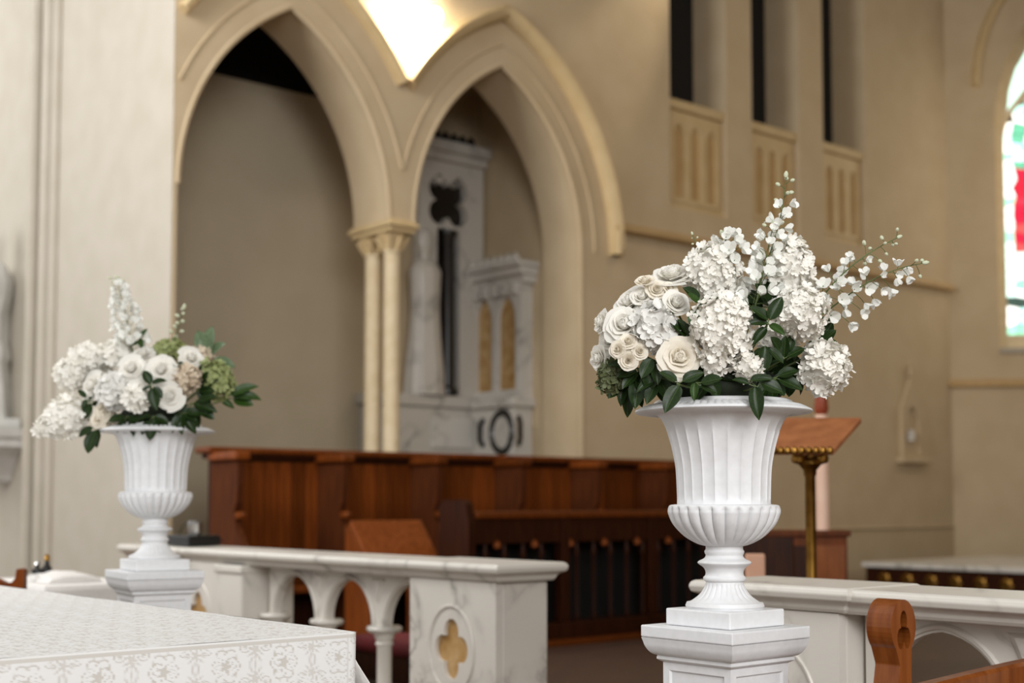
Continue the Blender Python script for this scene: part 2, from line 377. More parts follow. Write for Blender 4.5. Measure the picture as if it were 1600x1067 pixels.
for s in (-1, 1):
    cx = wc + s*.66; nx, nz = 6, 26
    gx = [[cx-LW+2*LW*i/nx + (rg.uniform(-.04, .04) if 0 < i < nx else 0) for i in range(nx+1)] for _ in range(nz+1)]
    gz = [[3.85+3.62*j/nz + (rg.uniform(-.035, .035) if 0 < j < nz else 0) for _ in range(nx+1)] for j in range(nz+1)]
    for j in range(nz):
        for i in range(nx):
            q = [(gx[j][i], gz[j][i]), (gx[j][i+1], gz[j][i+1]), (gx[j+1][i+1], gz[j+1][i+1]), (gx[j+1][i], gz[j+1][i])]
            mx = sum(p[0] for p in q)/4; mz = sum(p[1] for p in q)/4
            if not inlight(cx, mx, min(mz, 7.45)): continue
            q = [(mx+(x-mx)*.93, mz+(z-mz)*.93) for x, z in q]
            ux = (mx-cx)/LW; red = 5.15 < mz < 6.35
            if red and -.62 < ux < -.05: c = rg.choice(['#c0142c', '#b01030', '#e04040', '#c8253a'])
            elif red and -.05 <= ux < .62: c = rg.choice(['#4a5560', '#6a7078', '#58504a'])
            elif abs(ux) > .66: c = rg.choice(['#cfeee6', '#e8f4ee', '#8fd0b4', '#f4f6f0'])
            else: c = rg.choice(['#f4f4ec', '#d8efe4', '#7fc0a0', '#eef6f2', '#a9dcd4', '#58a080'])
            if 4.25 < mz < 4.36: c = '#2e4038'
            MB().add(*plate([q], .012, lambda a, b, d: mapE(a, b, .28+d))).build('pane', glass(c), win)
    MB().add(*plate([[(cx-LW, 3.85), (cx+LW, 3.85)] + arch_pts(cx, 6.75, LW, .75, 0, 12)], .01, lambda a, b, d: mapE(a, b, .30+d))).build('lead', 'near_black', win)
for e in eyes:
    mx = sum(p[0] for p in e)/len(e); mz = sum(p[1] for p in e)/len(e)
    MB().add(*plate([[(mx+(x-mx)*.9, mz+(z-mz)*.9) for x, z in e]], .012, lambda a, b, d: mapE(a, b, .28+d))).build('pane', glass('#bfe6d6'), win)
# south wall, east closing wall, chancel ceiling (shade the chancel as the real ones do)
struct(MB().box(5.2, 24, -2.6, -2.4, 0, 9.8).build('wall_south', 'plaster'))
struct(MB().box(22, 22.2, -2.4, 8, 0, 9.8).build('wall_east_end', 'plaster'))
struct(MB().box(5.2, 24, -2.6, 13, 9.8, 10).build('ceiling', 'wood_dark'))
# dado line on the wall by the sanctuary
MB().tube([(12.3, WY-.01, .55), (13.2, WY-.01, 1.0), (17.75, WY-.01, 1.0)], .018, 6).build('dado_line', 'plaster', wall_n)

# ------------------------------------------------------------------ sanctuary steps
st = thing('sanctuary_step', 'marble sanctuary step with dark riser of gilt rosettes at far right', 'step', (13.9, 9.8, .19))
MB().box(.25, 3.4, -10, .0, 0, .37).build('riser', 'wood_dark', st)
MB().box(.2, 3.4, -10.05, .04, .37, .43).build('tread', 'marble', st, bevel=.01)
MB().box(-.25, .25, -10, .3, 0, .10).build('lower_tread', 'chancel_floor', st, bevel=.01)
ros = MB(); ros.lathe([(0, .012), (.05, .02), (.075, .012), (.09, 0)], 16, fn=lambda a, r, z, j: (r*(1+.18*math.cos(8*a)*(j > 0)), z))
rm = ros.mesh('rosette', True); rm.materials.append(MT['brass'])
for k in range(22):
    inst(rm, 'rosette', st, Matrix.Translation((.25, -.25-.32*k, .22)) @ Matrix.Rotation(-PI/2, 4, 'Y'))

# ------------------------------------------------------------------ wall aumbry (small carved niche)
p = atY(1418, 700, WY)
au = thing('wall_aumbry', 'small carved cream niche with a ledge on the taupe wall', 'niche', (p.x, WY, p.z))
MB().box(-.32, .42, -.14, 0, -.22, -.14).build('ledge', 'plaster', au, bevel=.02)
MB().add(*plate([[(-.2, -.14), (.3, -.14), (.3, .55), (.05, 1.0), (-.2, .55)], [(-.12, -.08), (.22, -.08)] + arch_pts(.05, .35, .17, .25, 0, 8)], .06, lambda a, b, d: (a, d-.06, b))).build('frame', 'plaster', au)
MB().lathe([(0, 0), (.05, .02), (.03, .1), (.05, .16), (0, .22)], 12, (.05, -.04, 1.0)).build('finial', 'plaster', au, True)
MB().lathe([(0, 0), (.06, .0), (.06, .12), (.03, .16), (0, .16)], 12, (0, -.06, .1)).build('boss', 'marble_grey', au, True)

# ------------------------------------------------------------------ monuments in the chapel
pm = atY(690, 700, 12.8)
mo = thing('wall_monument', 'tall grey marble wall memorial with tracery head, black pilaster and draped figure', 'memorial', (pm.x, 12.8, .19))
zz = lambda py: atY(690, py, 12.8).z - .19
xx = lambda px: atY(px, 500, 12.8).x - pm.x
mapM = lambda a, b, d: (a, -d, b)
xl, xr_ = xx(560), xx(745)
MB().box(xl, xr_-.25, -.30, 0, 0, zz(640)).build('base', 'marble_grey', mo, bevel=.02)
MB().box(xl-.05, xr_-.22, -.34, 0, zz(640), zz(622)).build('base_moulding', 'marble_grey', mo, bevel=.02)
MB().box(xx(650), xx(712), -.33, -.30, zz(702), zz(655)).build('inscription_panel', 'marble', mo, bevel=.01)
MB().box(xx(655), xx(735), -.06, 0, zz(622), zz(285)).build('back_slab', 'marble_grey', mo)
xc = xx(686)
lp = [(xc-.16, zz(622)), (xc+.16, zz(622)), (xc+.16, zz(350))] + foil(xc, zz(318), .16, .15, 4)[0:0] + [(xc-.16, zz(350))]
MB().add(*plate([[(xx(640), zz(622)), (xx(740), zz(622)), (xx(740), zz(272)), (xx(640), zz(272))], [(xc-.17, zz(620)), (xc+.17, zz(620)), (xc+.17, zz(362)), (xc-.17, zz(362))], foil(xc, zz(320), .20, .15, 4, PI/4), foil(xx(672), zz(287), .0, .06, 3), foil(xx(702), zz(287), .0, .06, 3)], .12, lambda a, b, d: (a, -.06-d, b))).build('tracery_panel', 'marble_grey', mo)
MB().box(xx(655), xx(725), -.064, -.058, zz(618), zz(280)).build('dark_ground', 'black_marble', mo)
MB().lathe([(.13, 0), (.13, .06), (.09, .1), (.085, zz(365)-zz(618)-.1), (.12, zz(365)-zz(618)-.04), (.12, zz(365)-zz(618))], 20, (xc, -.16, zz(618))).build('black_pilaster', 'black_marble', mo, True)
cz = [(zz(272), zz(258), .16), (zz(258), zz(245), .22), (zz(245), zz(228), .28)]
cb = MB()
for z0, z1, d in cz: cb.box(xx(632), xx(738)+d*.3, -d, 0, z0, z1)
cb.build('cornice', 'marble_grey', mo, bevel=.015)
for k in range(7):
    x = xx(640) + k*.13
    MB().lathe([(0, 0), (.05, .0), (.06, .05), (.02, .12), (0, .13)], 10, (x, -.18, zz(228))).build('crest', 'black_marble', mo, True)
# draped figure on the memorial
def draped(prof, folds, seed, n=64, yscale=.75):
    r = random.Random(seed); ph = [r.uniform(0, 6.28) for _ in range(6)]
    def fn(a, rr, z, j):
        t = z/prof[-1][1]
        k = 1 + folds*(1-t)*(math.sin(9*a+ph[0]+2*t) + .6*math.sin(15*a+ph[1]-3*t)) + .05*math.sin(2*a+ph[2]+5*t)
        return rr*k, z
    m = MB().lathe(prof, n, fn=fn); m.v = [(x, y*yscale, z) for x, y, z in m.v]; return m
fg = draped([(.0, 0), (.24, 0), (.23, .3), (.20, .7), (.19, 1.0), (.21, 1.3), (.22, 1.45), (.16, 1.56), (.07, 1.6), (.06, 1.66), (.10, 1.72), (.115, 1.82), (.09, 1.93), (0, 1.97)], .05, 3)
fg.build('draped_figure', 'marble_grey', mo, True, loc=(xx(645), -.24, zz(622)))
# second memorial, on the chapel's east wall
p = atX(790, 640, 10.42)
m2 = thing('panel_memorial', 'white marble memorial with crested cornice and two ochre lancet panels', 'memorial', (10.42, p.y, .19))
Z = lambda py: atX(790, py, 10.42).z - .19
Yv = lambda px: atX(px, 520, 10.42).y - p.y
y0, y1 = Yv(832), Yv(747)
mapX = lambda t0: (lambda a, b, d: (-t0-d, a, b))
MB().box(-.3, 0, y0, y1, 0, Z(640)).build('base', 'marble', m2, bevel=.015)
MB().box(-.36, 0, y0-.06, y1, Z(640), Z(626)).build('base_moulding', 'marble', m2, bevel=.015)
MB().box(-.1, 0, y0, y1, Z(626), Z(450)).build('back_slab', 'marble', m2)
hw = (y1-y0)
la = [[(y0+hw*(.10+.42*k), Z(612)), (y0+hw*(.42+.42*k), Z(612))] + arch_pts(y0+hw*(.26+.42*k), Z(505), hw*.16, hw*.3, 0, 8) for k in range(2)]
MB().add(*plate([[(y0, Z(625)), (y1, Z(625)), (y1, Z(452)), (y0, Z(452))]] + la, .08, mapX(.1))).build('lancet_frame', 'marble', m2)
for l_ in la: MB().add(*plate([l_], .03, mapX(.1))).build('ochre_panel', 'ochre_marble', m2)
c_ = MB()
for a0, a1, d in ((452, 440, .2), (440, 428, .27), (428, 420, .33)): c_.box(-d, 0, y0-d*.4, y1, Z(a0), Z(a1))
c_.build('cornice', 'marble', m2, bevel=.012)
for k in range(8): MB().lathe([(0, 0), (.05, 0), (.055, .06), (0, .13)], 8, (-.22, y0+.05+k*(hw-.1)/7, Z(420))).build('crest', 'marble', m2, True)
for k in range(6): MB().box(-.26, -.18, y0+.04+k*(hw-.14)/5, y0+.12+k*(hw-.14)/5, Z(468), Z(452)).build('dentil', 'marble', m2)
yc = atX(782, 677, 10.1).y - p.y
MB().lathe([(.15, .0), (.17, .03), (.20, .03), (.22, 0)], 28, fn=lambda a, r, z, j: (r*(1+.02*math.cos(14*a)), z)).build('wreath', 'black_marble', m2, True).matrix_local = Matrix.Translation((-.3, yc, Z(678))) @ Matrix.Rotation(-PI/2, 4, 'Y') @ Matrix.Scale(1.25, 4, (1, 0, 0))
for s in (-1, 1):
    MB().tube([(-.315, yc+s*.32, Z(698)), (-.33, yc+s*.37, Z(690)), (-.33, yc+s*.37, Z(666)), (-.315, yc+s*.32, Z(656))], .03, 6).build('bracket_motif', 'black_marble', m2, True)

# ------------------------------------------------------------------ statue at the left edge
p = atX(-42, 655, PX-.38)
sz = thing('wall_statue', 'grey stone statue in draped robe, cut by the left edge', 'statue', (PX-.38, p.y, p.z+.003))
body = draped([(0, 0), (.40, 0), (.39, .15), (.36, .45), (.33, .6), (.36, .66), (.35, .72), (.30, .9), (.31, 1.15), (.35, 1.35), (.36, 1.5), (.30, 1.66), (.20, 1.74), (.09, 1.79), (.08, 1.86), (.12, 1.93), (.135, 2.03), (.12, 2.13), (.07, 2.19), (0, 2.2)], .045, 11, 96, .8)
body.build('robed_figure', 'statue', sz, True)
MB().tube([(-.05, -.32, 1.5), (-.18, -.36, 1.25), (-.30, -.22, 1.12), (-.34, -.05, 1.18)], [.10, .09, .075, .05], 10).build('arm', 'statue', sz, True)
MB().box(-.36, .36, -.42, .42, -.10, 0).build('plinth', 'statue', sz, bevel=.02)
br = thing('stone_bracket', 'moulded grey stone wall bracket under the draped statue', 'bracket', (PX-.004, p.y, p.z-.10))
MB().rings([[(0, -hw_, z), (-dx, -hw_, z), (-dx, hw_, z), (0, hw_, z)] for hw_, dx, z in ((.08, .08, -.58), (.12, .14, -.54), (.14, .2, -.5), (.3, .45, -.30), (.42, .62, -.22), (.46, .66, -.20), (.46, .66, -.12), (.50, .74, -.10), (.52, .76, 0))]).build('corbel', 'statue', br)

# ------------------------------------------------------------------ lamp at the spandrel
lp_ = thing('wall_spotlight', 'twin-headed wall spotlight glowing above the column', 'lamp', (7.85, WY, 6.24))
MB().box(-.05, .05, -.04, 0, -.08, .08).build('wall_plate', 'silver', lp_, bevel=.008)
MB().tube([(0, -.02, 0), (0, -.25, .02)], .02, 8).build('bracket_arm', 'silver', lp_, True)
bulb = emit('bulb_glow', '#fff0d8', 14)
ld = bpy.data.lights.new('spandrel_glow', 'POINT'); ld.energy = 85; ld.color = (1, .88, .68); ld.shadow_soft_size = .05
lo_ = bpy.data.objects.new('spandrel_glow', ld); C.objects.link(lo_); lo_.location = (7.83, WY-.18, 6.16)
for s in (-1, 1):
    d = Vector((-.45+s*.15, -.55, -.6)).normalized(); q = d.to_track_quat('-Z', 'Y').to_matrix().to_4x4()
    h = MB().lathe([(0, .16), (.05, .16), (.07, .10), (.10, 0), (.094, 0), (.06, .1)], 20).build('lamp_head', 'silver', lp_, True)
    h.matrix_local = Matrix.Translation((s*.15, -.26, -.02)) @ q
    b_ = MB().lathe([(0, -.015), (.06, -.01), (.085, .012), (.0, .02)], 16).build('bulb', bulb, h, True)

# ------------------------------------------------------------------ choir stalls
stl = thing('choir_stalls', 'long row of varnished panelled choir stalls with high backs under the arches', 'choir stall', (5.5, 10.3, .19))
CH = 1.63; NB = 6; BW = 1.03
MB().box(.0, NB*BW+.1, -.02, .1, 0, CH-.1).build('back_frame', 'wood_dark', stl)
MB().box(-.10, NB*BW+.1, -.10, .16, CH-.055, CH).build('cap_rail', 'wood', stl, bevel=.015)
MB().box(-.06, NB*BW+.1, -.07, .12, CH-.10, CH-.055).build('cap_moulding', 'wood_dark', stl, bevel=.015)
bd = MB().rings([[(0, 0, z), (.012, -.022, z), (.118, -.022, z), (.13, 0, z)] for z in (.35, CH-.12)]).mesh('board'); bd.materials.append(MT['wood'])
for k in range(NB):
    for j in range(7): inst(bd, 'board', stl, Matrix.Translation((k*BW+.06+j*.138, -.02, 0)))
prof = [(0, 0), (-.62, 0), (-.66, .42), (-.70, .62), (-.66, .72), (-.54, .82), (-.44, .95), (-.40, 1.08), (-.44, 1.16), (-.46, 1.3), (-.46, CH-.12), (0, CH-.12)]
pv, pf = plate([prof], .06, lambda a, b, d: (d-.03, a, b))
pmh = MB().add(pv, pf).mesh('partition'); pmh.materials.append(MT['wood_panel'])
for k in range(NB+1):
    o = inst(pmh, 'partition', stl, Matrix.Translation((k*BW, 0, 0)))
    b = o.modifiers.new('bevel', 'BEVEL'); b.width = .012; b.segments = 2; b.limit_method = 'ANGLE'
    MB().box(k*BW-.07, k*BW+.07, -.50, .0, CH-.12, CH-.05).build('partition_cap', 'wood', stl, bevel=.015)
    MB().lathe([(0, 0), (.045, .01), (.05, .04), (.03, .06), (0, .065)], 12, (k*BW, -.46, 1.02)).build('arm_knob', 'wood', stl, True)
for k in range(NB):
    MB().box(k*BW+.05, (k+1)*BW-.05, -.52, -.03, .40, .45).build('seat', 'wood', stl, bevel=.01)
# reading desk in front of first stalls
rd = thing('slanted_book_desk', 'small slanted brown book desk before the choir stalls, behind the rail', 'desk', (6.02, 9.0, .19))
MB().add([(0, 0, 1.02), (.70, 0, 1.02), (.70, -.26, .70), (0, -.26, .70), (0, .04, .99), (.70, .04, .99), (.70, -.22, .67), (0, -.22, .67)], [(0, 1, 2, 3), (7, 6, 5, 4), (0, 4, 5, 1), (1, 5, 6, 2), (2, 6, 7, 3), (3, 7, 4, 0)]).build('slanted_board', 'wood_mid', rd, bevel=.012)
for x in (.03, .64):
    MB().add(*plate([[(.12, 0), (-.24, 0), (-.22, .66), (.02, .97), (.12, .97)]], .04, lambda a, b, d: (x+d, a, b))).build('side_panel', 'wood', rd)
# front choir desk
fd = thing('choir_desk', 'dark open-fronted choir desk with posts and a high bench end', 'desk', (6.65, 8.3, .19))
L = 3.65
MB().box(.05, L, -.06, .38, 1.03, 1.085).build('desk_top', 'wood', fd, bevel=.012)
MB().box(.05, L, -.03, .03, .83, 1.03).build('apron', 'wood_dark', fd, bevel=.006)
MB().box(.05, L, -.10, .10, .04, .17).build('lower_rail', 'wood_dark', fd, bevel=.01)
MB().box(.05, L, .30, .34, .0, 1.03).build('back_panel', 'near_black', fd)  # near-black rather than wood, painting in the shade under the desk top
MB().box(-.02, L, -.25, .45, 0, .04).build('platform', 'wood', fd, bevel=.006)
MB().add(*plate([[(-.06, 0), (.34, 0), (.34, .80), (.31, .98), (.33, 1.12), (.27, 1.18), (.02, 1.18), (-.02, 1.15), (-.06, 1.0)]], .07, lambda a, b, d: (d-.035, a, b))).build('bench_end', 'wood_dark', fd, bevel=.012)
for k in range(3):
    MB().box(1.02+k*1.05-.045, 1.02+k*1.05+.045, -.05, .05, .17, 1.03).build('post', 'wood_dark', fd, bevel=.008)
bal = MB().lathe([(.02, .17), (.028, .2), (.016, .25), (.02, .5), (.014, .70), (.03, .74), (.02, .78), (.014, .83)], 10).mesh('baluster', True); bal.materials.append(MT['wood_dark'])
for k in range(17):
    x = .18+k*.2
    if min(abs(x-1.02-j*1.05) for j in range(3)) > .07: inst(bal, 'baluster', fd, Matrix.Translation((x, 0, 0)))
fin = MB().lathe([(0, .06), (.03, .03), (.035, 0), (.0, -.02)], 8).mesh('arch_boss', True); fin.materials.append(MT['wood_mid'])
for k in range(8):
    inst(fin, 'arch_boss', fd, Matrix.Translation((.28+k*.4, -.03, .80)))
ku = thing('kneeler_cushion', 'dark red kneeling cushion seen through the arches of the left marble rail', 'cushion', (5.3, 7.25, .0))
MB().box(-.2, .2, -.4, .4, 0.19, .36).build('stand', 'wood_dark', ku)
MB().box(-.22, .22, -.42, .42, .36, .46).build('pad', 'red_cushion', ku, bevel=.04)

# ------------------------------------------------------------------ marble communion rails
RT = 1.05
capprof = [(.155, -.091), (.165, -.078), (.17, -.064), (.182, -.054), (.203, -.044), (.21, -.024), (.204, -.007), (.192, 0)]
def cap_box(m, y0, y1, z, ex=0):
    # stacked slab courses with rounded nose, overhanging all round
    R = []
    for hx, dz in [(h+ex, d) for h, d in capprof]:
        e = hx - .15
        R.append([(-hx, y0-e, z+dz), (hx, y0-e, z+dz), (hx, y1+e, z+dz), (-hx, y1+e, z+dz)])
    m.rings(R); return m
def rail(name, label, X, y0, segs, ends):
    t = thing(name, label, 'altar rail', (X, y0, 0))
    for kind, a, b in segs:
        if kind == 'pier':
            qc = (a+b)/2; big = (b-a) > .5
            if big:
                q = foil(qc, .615, .078, .062, 4, PI/2, 12, .95, 1.08); ring = [(qc+.175*math.cos(2*PI*i/32), .615+.2*math.sin(2*PI*i/32)) for i in range(32)]
                MB().add(*plate([[(a, 0), (b, 0), (b, RT-.09), (a, RT-.09)], q], .04, lambda p_, q_, d: (-.17+d, p_, q_))).build('pier_face', 'marble', t)
                MB().box(-.13, .17, a, b, 0, RT-.09).build('pier', 'marble', t, bevel=.012)
                MB().add(*plate([q], .018, lambda p_, q_, d: (-.148+d, p_, q_))).build('quatrefoil_inlay', 'ochre_marble', t)
                rr = [(-.172, qc+.18*math.cos(2*PI*i/40), .615+.215*math.sin(2*PI*i/40)) for i in range(41)]
                MB().tube(rr, .008, 6).build('quatrefoil_ring', 'marble', t, True)
            else:
                MB().box(-.20, .18, a, b, 0, RT-.09).build('pier', 'marble', t, bevel=.012)
                m = MB(); m.box(-.215, .2, a-.015, b+.015, RT-.14, RT-.09); m.build('pier_cap', 'marble', t, bevel=.01)
        if kind == 'arc':
            n = b[2]; b0, b1 = b[0], b[1]; wd = (b1-b0)/n; ll = []
            for k in range(n):
                c = b0 + wd*(k+.5); ll.append(c)
            hw_ = .232
            # spandrel plate with the arches cut out of its lower edge
            lp = [(b0, .66), ]
            for c in ll: lp += arch_pts(c, .66, hw_, .252, 0, 10)[::-1]
            lp += [(b1, .66), (b1, RT-.09), (b0, RT-.09)]
            MB().add(*plate([lp], .05, lambda p_, q_, d: (-.04+d, p_, q_))).build('arcade', 'marble', t, bevel=.008)
            for c in ll:
                ap = [(-.042, y, z) for y, z in arch_pts(c, .66, hw_+.018, .272, 0, 12)]
                MB().tube(ap, .012, 6).build('arch_moulding', 'marble', t, True)
            for k in range(n+1):
                y = b0 + wd*k
                MB().lathe([(.055, 0), (.055, .12), (.042, .15), (.042, .55), (.052, .565), (.045, .58), (.062, .62), (.062, .63)], 16, (0, y, 0)).build('colonnette', 'marble', t, True)
                mm = MB().lathe([(.06, .622), (.095, .632), (.104, .648), (.095, .664)], 8, (0, y, 0)); mm.add([(.095*math.cos(i*PI/4), y+.095*math.sin(i*PI/4), .664) for i in range(8)], [tuple(range(8))]); mm.build('capital', 'marble', t, True)
            for k in range(n-1):
                y = b0 + wd*(k+1)
                MB().rings([[(-.039, y-.075, .93), (-.039, y+.075, .93), (-.039, y, .78)], [(-.06, y-.035, .915), (-.06, y+.035, .915), (-.06, y, .83)]]).build('spandrel_carving', 'marble', t)
            MB().box(-.16, .16, b0, b1, 0, .1).build('base', 'marble', t, bevel=.01)
    for i, (a, b, ex) in enumerate(ends):
        m = MB(); cap_box(m, a, b, RT+.004*(ex > 0), ex); m.build('rail_cap', 'marble', t, bevel=.004)
    return t
Y0 = 5.02
rail('marble_altar_rail', 'white marble altar rail with three pointed arches and ochre quatrefoil end pier', 4.37, Y0,
     [('pier', 0, .70), ('arc', 0, (.58, 2.35, 3)), ('pier', 2.42, 2.74), ('pier', 2.78, 3.31), ('pier', 3.33, 4.1)],
     [(0, .70, .025), (.70, 4.15, 0)])
rail('marble_altar_rail', 'white marble altar rail behind the right urn with veined end pier', 4.13, 0,
     [('pier', 2.86, 3.42), ('arc', 0, (1.0, 2.84, 3)), ('pier', .2, .98)],
     [(2.86, 3.42, .025), (-.2, 2.86, 0)])
cb_ = thing('cane_bench', 'brown cane-backed bench glimpsed through arches of the right rail', 'bench', (4.95, 1.8, 0))
MB().box(-.02, .02, -1.4, 1.0, .25, .93).build('cane_back', 'woven', cb_)
MB().box(-.05, .45, -1.4, 1.0, .4, .46).build('seat', 'wood', cb_, bevel=.01)
for x in (0, .4):
    for y in (-1.35, .95): MB().box(x-.03, x+.03, y-.03, y+.03, 0, .4).build('leg', 'wood', cb_)

# black box, cup and cable on the left rail
px_ = Vector((4.37, 8.5, RT+.002))
bx = thing('black_receiver_box', 'black electronic box lying on the marble rail by the stalls', 'electronics', px_)
MB().box(-.12, .12, -.20, .20, .004, .075).build('case', 'black_plastic', bx, bevel=.008)
MB().box(-.13, .13, -.21, .21, .03, .045).build('seam_band', 'black_plastic', bx)
MB().tube([(0, .18, .07), (0, .12, .14), (0, .02, .17), (0, -.06, .15), (0, -.1, .08)], .004, 6).build('cable', 'black_plastic', bx, True)
cp = thing('silver_cup', 'small silver cup standing on the black box', 'cup', px_ + Vector((-.02, -.1, .075)))
MB().lathe([(0, 0), (.04, 0), (.045, .02), (.05, .09), (.046, .09), (.04, .02), (0, .015)], 20).build('bowl', 'silver', cp, True)
MB().lathe([(.049, .084), (.054, .09), (.049, .095)], 20).build('rim', 'silver', cp, True)

# ------------------------------------------------------------------ lectern, candle, desk
p = at(1268, 900, 6.4)
le = thing('brass_lectern', 'brass lectern with sloping copper-brown book board behind the right rail', 'lectern', (p.x, p.y, .19))
zl = lambda py: at(1268, py, 6.4).z - .19
MB().lathe([(0, 0), (.2, 0), (.19, .03), (.1, .06), (.05, .1), (.03, .14)], 24).build('foot', 'brass', le, True)
zt = zl(725)
MB().lathe([(.028, .12), (.026, .5), (.034, .52), (.026, .54), (.024, zt-.06), (.03, zt-.05), (.03, zt-.03), (.055, zt), (.05, zt+.02), (.02, zt+.03), (.02, zl(690))], 20).build('pole', 'brass', le, True)
for s in (-1, 1):
    k_ = MB().lathe([(0, -.03), (.03, -.02), (.035, 0), (.03, .02), (0, .03)], 14).build('clamp_knob', 'brass', le, True)
    k_.location = CR*s*.055 + Vector((0, 0, zl(716)))
MB().tube([-CR*.06 + Vector((0, 0, zl(716))), CR*.06 + Vector((0, 0, zl(716)))], .014, 8).build('clamp_bar', 'brass', le, True)
def pl(px, py, dep): q_ = at(px, py, dep); return q_ - Vector(le.location)
c_ = [pl(1190, 652, 6.75), pl(1346, 652, 6.55), pl(1302, 702, 6.2), pl(1150, 702, 6.4)]
nn = (c_[1]-c_[0]).cross(c_[3]-c_[0]).normalized()*-.03
MB().rings([c_, [v - nn for v in c_]]).build('book_board', 'copper', le, bevel=.006)
a, b = c_[3], c_[2]
for k in range(14):
    q_ = a.lerp(b, (k+.5)/14)
    MB().lathe([(0, -.02), (.014, -.012), (.018, 0), (.014, .012), (0, .02)], 10, q_ + Vector((0, 0, -.006))).build('fringe_bead', 'brass', le, True)
p = at(1252, 828, 9.2)
wd_ = thing('vestry_desk', 'plain brown wooden desk behind the lectern at the far side', 'desk', (p.x, p.y, .19), YAW-PI/2)
hh = p.z-.19
MB().box(-.30, .29, -.2, .25, hh-.04, hh).build('top', 'wood', wd_, bevel=.008)
MB().box(-.27, .27, -.17, .22, .0, hh-.04).build('case', 'wood', wd_)
MB().box(-.24, .0, -.19, -.17, .1, hh-.1).build('left_door', 'wood_dark', wd_)
MB().box(.03, .25, -.19, -.17, .1, hh-.1).build('right_door', 'wood_light', wd_)
p = at(1286, 826, 9.2)
cn = thing('altar_candle', 'thick pale candle with red glass top standing on the brown desk', 'candle', (p.x, p.y, hh+.19))
zc2 = at(1286, 648, 9.2).z - hh - .19
MB().lathe([(0, 0), (.045, 0), (.045, zc2), (0, zc2)], 24).build('candle_body', 'pink_wax', cn, True)
MB().lathe([(.0, 0), (.035, 0), (.05, .04), (.04, .12), (.05, .19), (.04, .19), (0, .18)], 20, (0, 0, zc2)).build('glass_top', 'red_glass', cn, True)
p = at(1182, 905, 7.5)
pk = thing('pink_chair_back', 'small pale pink padded chair back showing beside the urn stem', 'chair', (p.x, p.y, .19), YAW-PI/2)
hh2 = at(1182, 865, 7.5).z - .19
MB().box(-.06, .045, -.03, .03, hh2-.3, hh2).build('backrest', 'pink_seat', pk, bevel=.01)
for x in (-.05, .035): MB().box(x-.01, x+.01, -.01, .01, 0, hh2-.29).build('leg', 'wood_dark', pk)
p = at(1215, 838, 8.6)
dk = thing('dark_side_bench', 'dark wooden bench just left of the lectern pole', 'bench', (p.x, p.y, .19), YAW-PI/2)
h3 = p.z - .19
MB().box(-.35, .1, -.03, .03, .3, h3).build('back', 'wood_dark', dk, bevel=.01)
MB().box(-.35, .1, -.35, .02, .38, .43).build('seat', 'wood_dark', dk)
for x in (-.32, .07): MB().box(x-.03, x+.03, -.33, .0, 0, .4).build('side', 'wood_dark', dk)

# ------------------------------------------------------------------ bench with pierced head post (bottom right)
BX, BYy = 3.00, 2.0
bn = thing('sanctuary_bench', 'brown wooden bench end with round trefoil-pierced head at bottom right', 'bench', (BX, BYy, 0))
tz = at(1400, 937, 3.5).z
rH = .056
circ = [(.054+rH*math.cos(a_), tz-rH*1.25+rH*1.25*math.sin(a_)) for a_ in [PI*(-.28)+ (PI*1.56)*i/28 for i in range(29)]]
ol = [(.088, 0), ] + [(.088, .84), (.086, .90)] + [(x, z) for x, z in circ] + [(.036, .93), (.026, .88), (.022, .84), (.022, 0)]
tre = foil(.055, tz-.085, .017, .0155, 3, PI/2, 10, 1, 1.75)
key = []
for x, z in tre: key.append((x, z))
MB().add(*plate([ol, key], .075, lambda a_, b_, d: (a_, d+.004, b_))).build('post', 'wood_light', bn, bevel=.006)
MB().add(*plate([key], .01, lambda a_, b_, d: (a_, .045+d, b_))).build('trefoil_shade', 'wood_brown', bn)  # darker plate painting the shade inside the pierced trefoil
N = 24; R1 = []
for i in range(N+1):
    x = .085 + 1.6*i/N; zt_ = .862 + .035*math.sin(min(1, i/N*1.5)*PI*.5)
    R1.append([(x, .01, zt_-.14), (x, .065, zt_-.14), (x, .065, zt_-.01), (x, .055, zt_), (x, .02, zt_), (x, .01, zt_-.01)])
MB().rings(R1).build('top_rail', 'wood_light', bn, True)
MB().box(.085, 1.7, .02, .055, .42, .72).build('back_board', 'wood_light', bn)
MB().box(.0, 1.7, .05, .5, .40, .45).build('seat', 'wood_light', bn, bevel=.008)
MB().box(1.64, 1.74, 0, .5, 0, .9).build('end', 'wood_light', bn, bevel=.01)
MB().box(.01, .08, .42, .5, 0, .42).build('front_leg', 'wood_light', bn, bevel=.006)

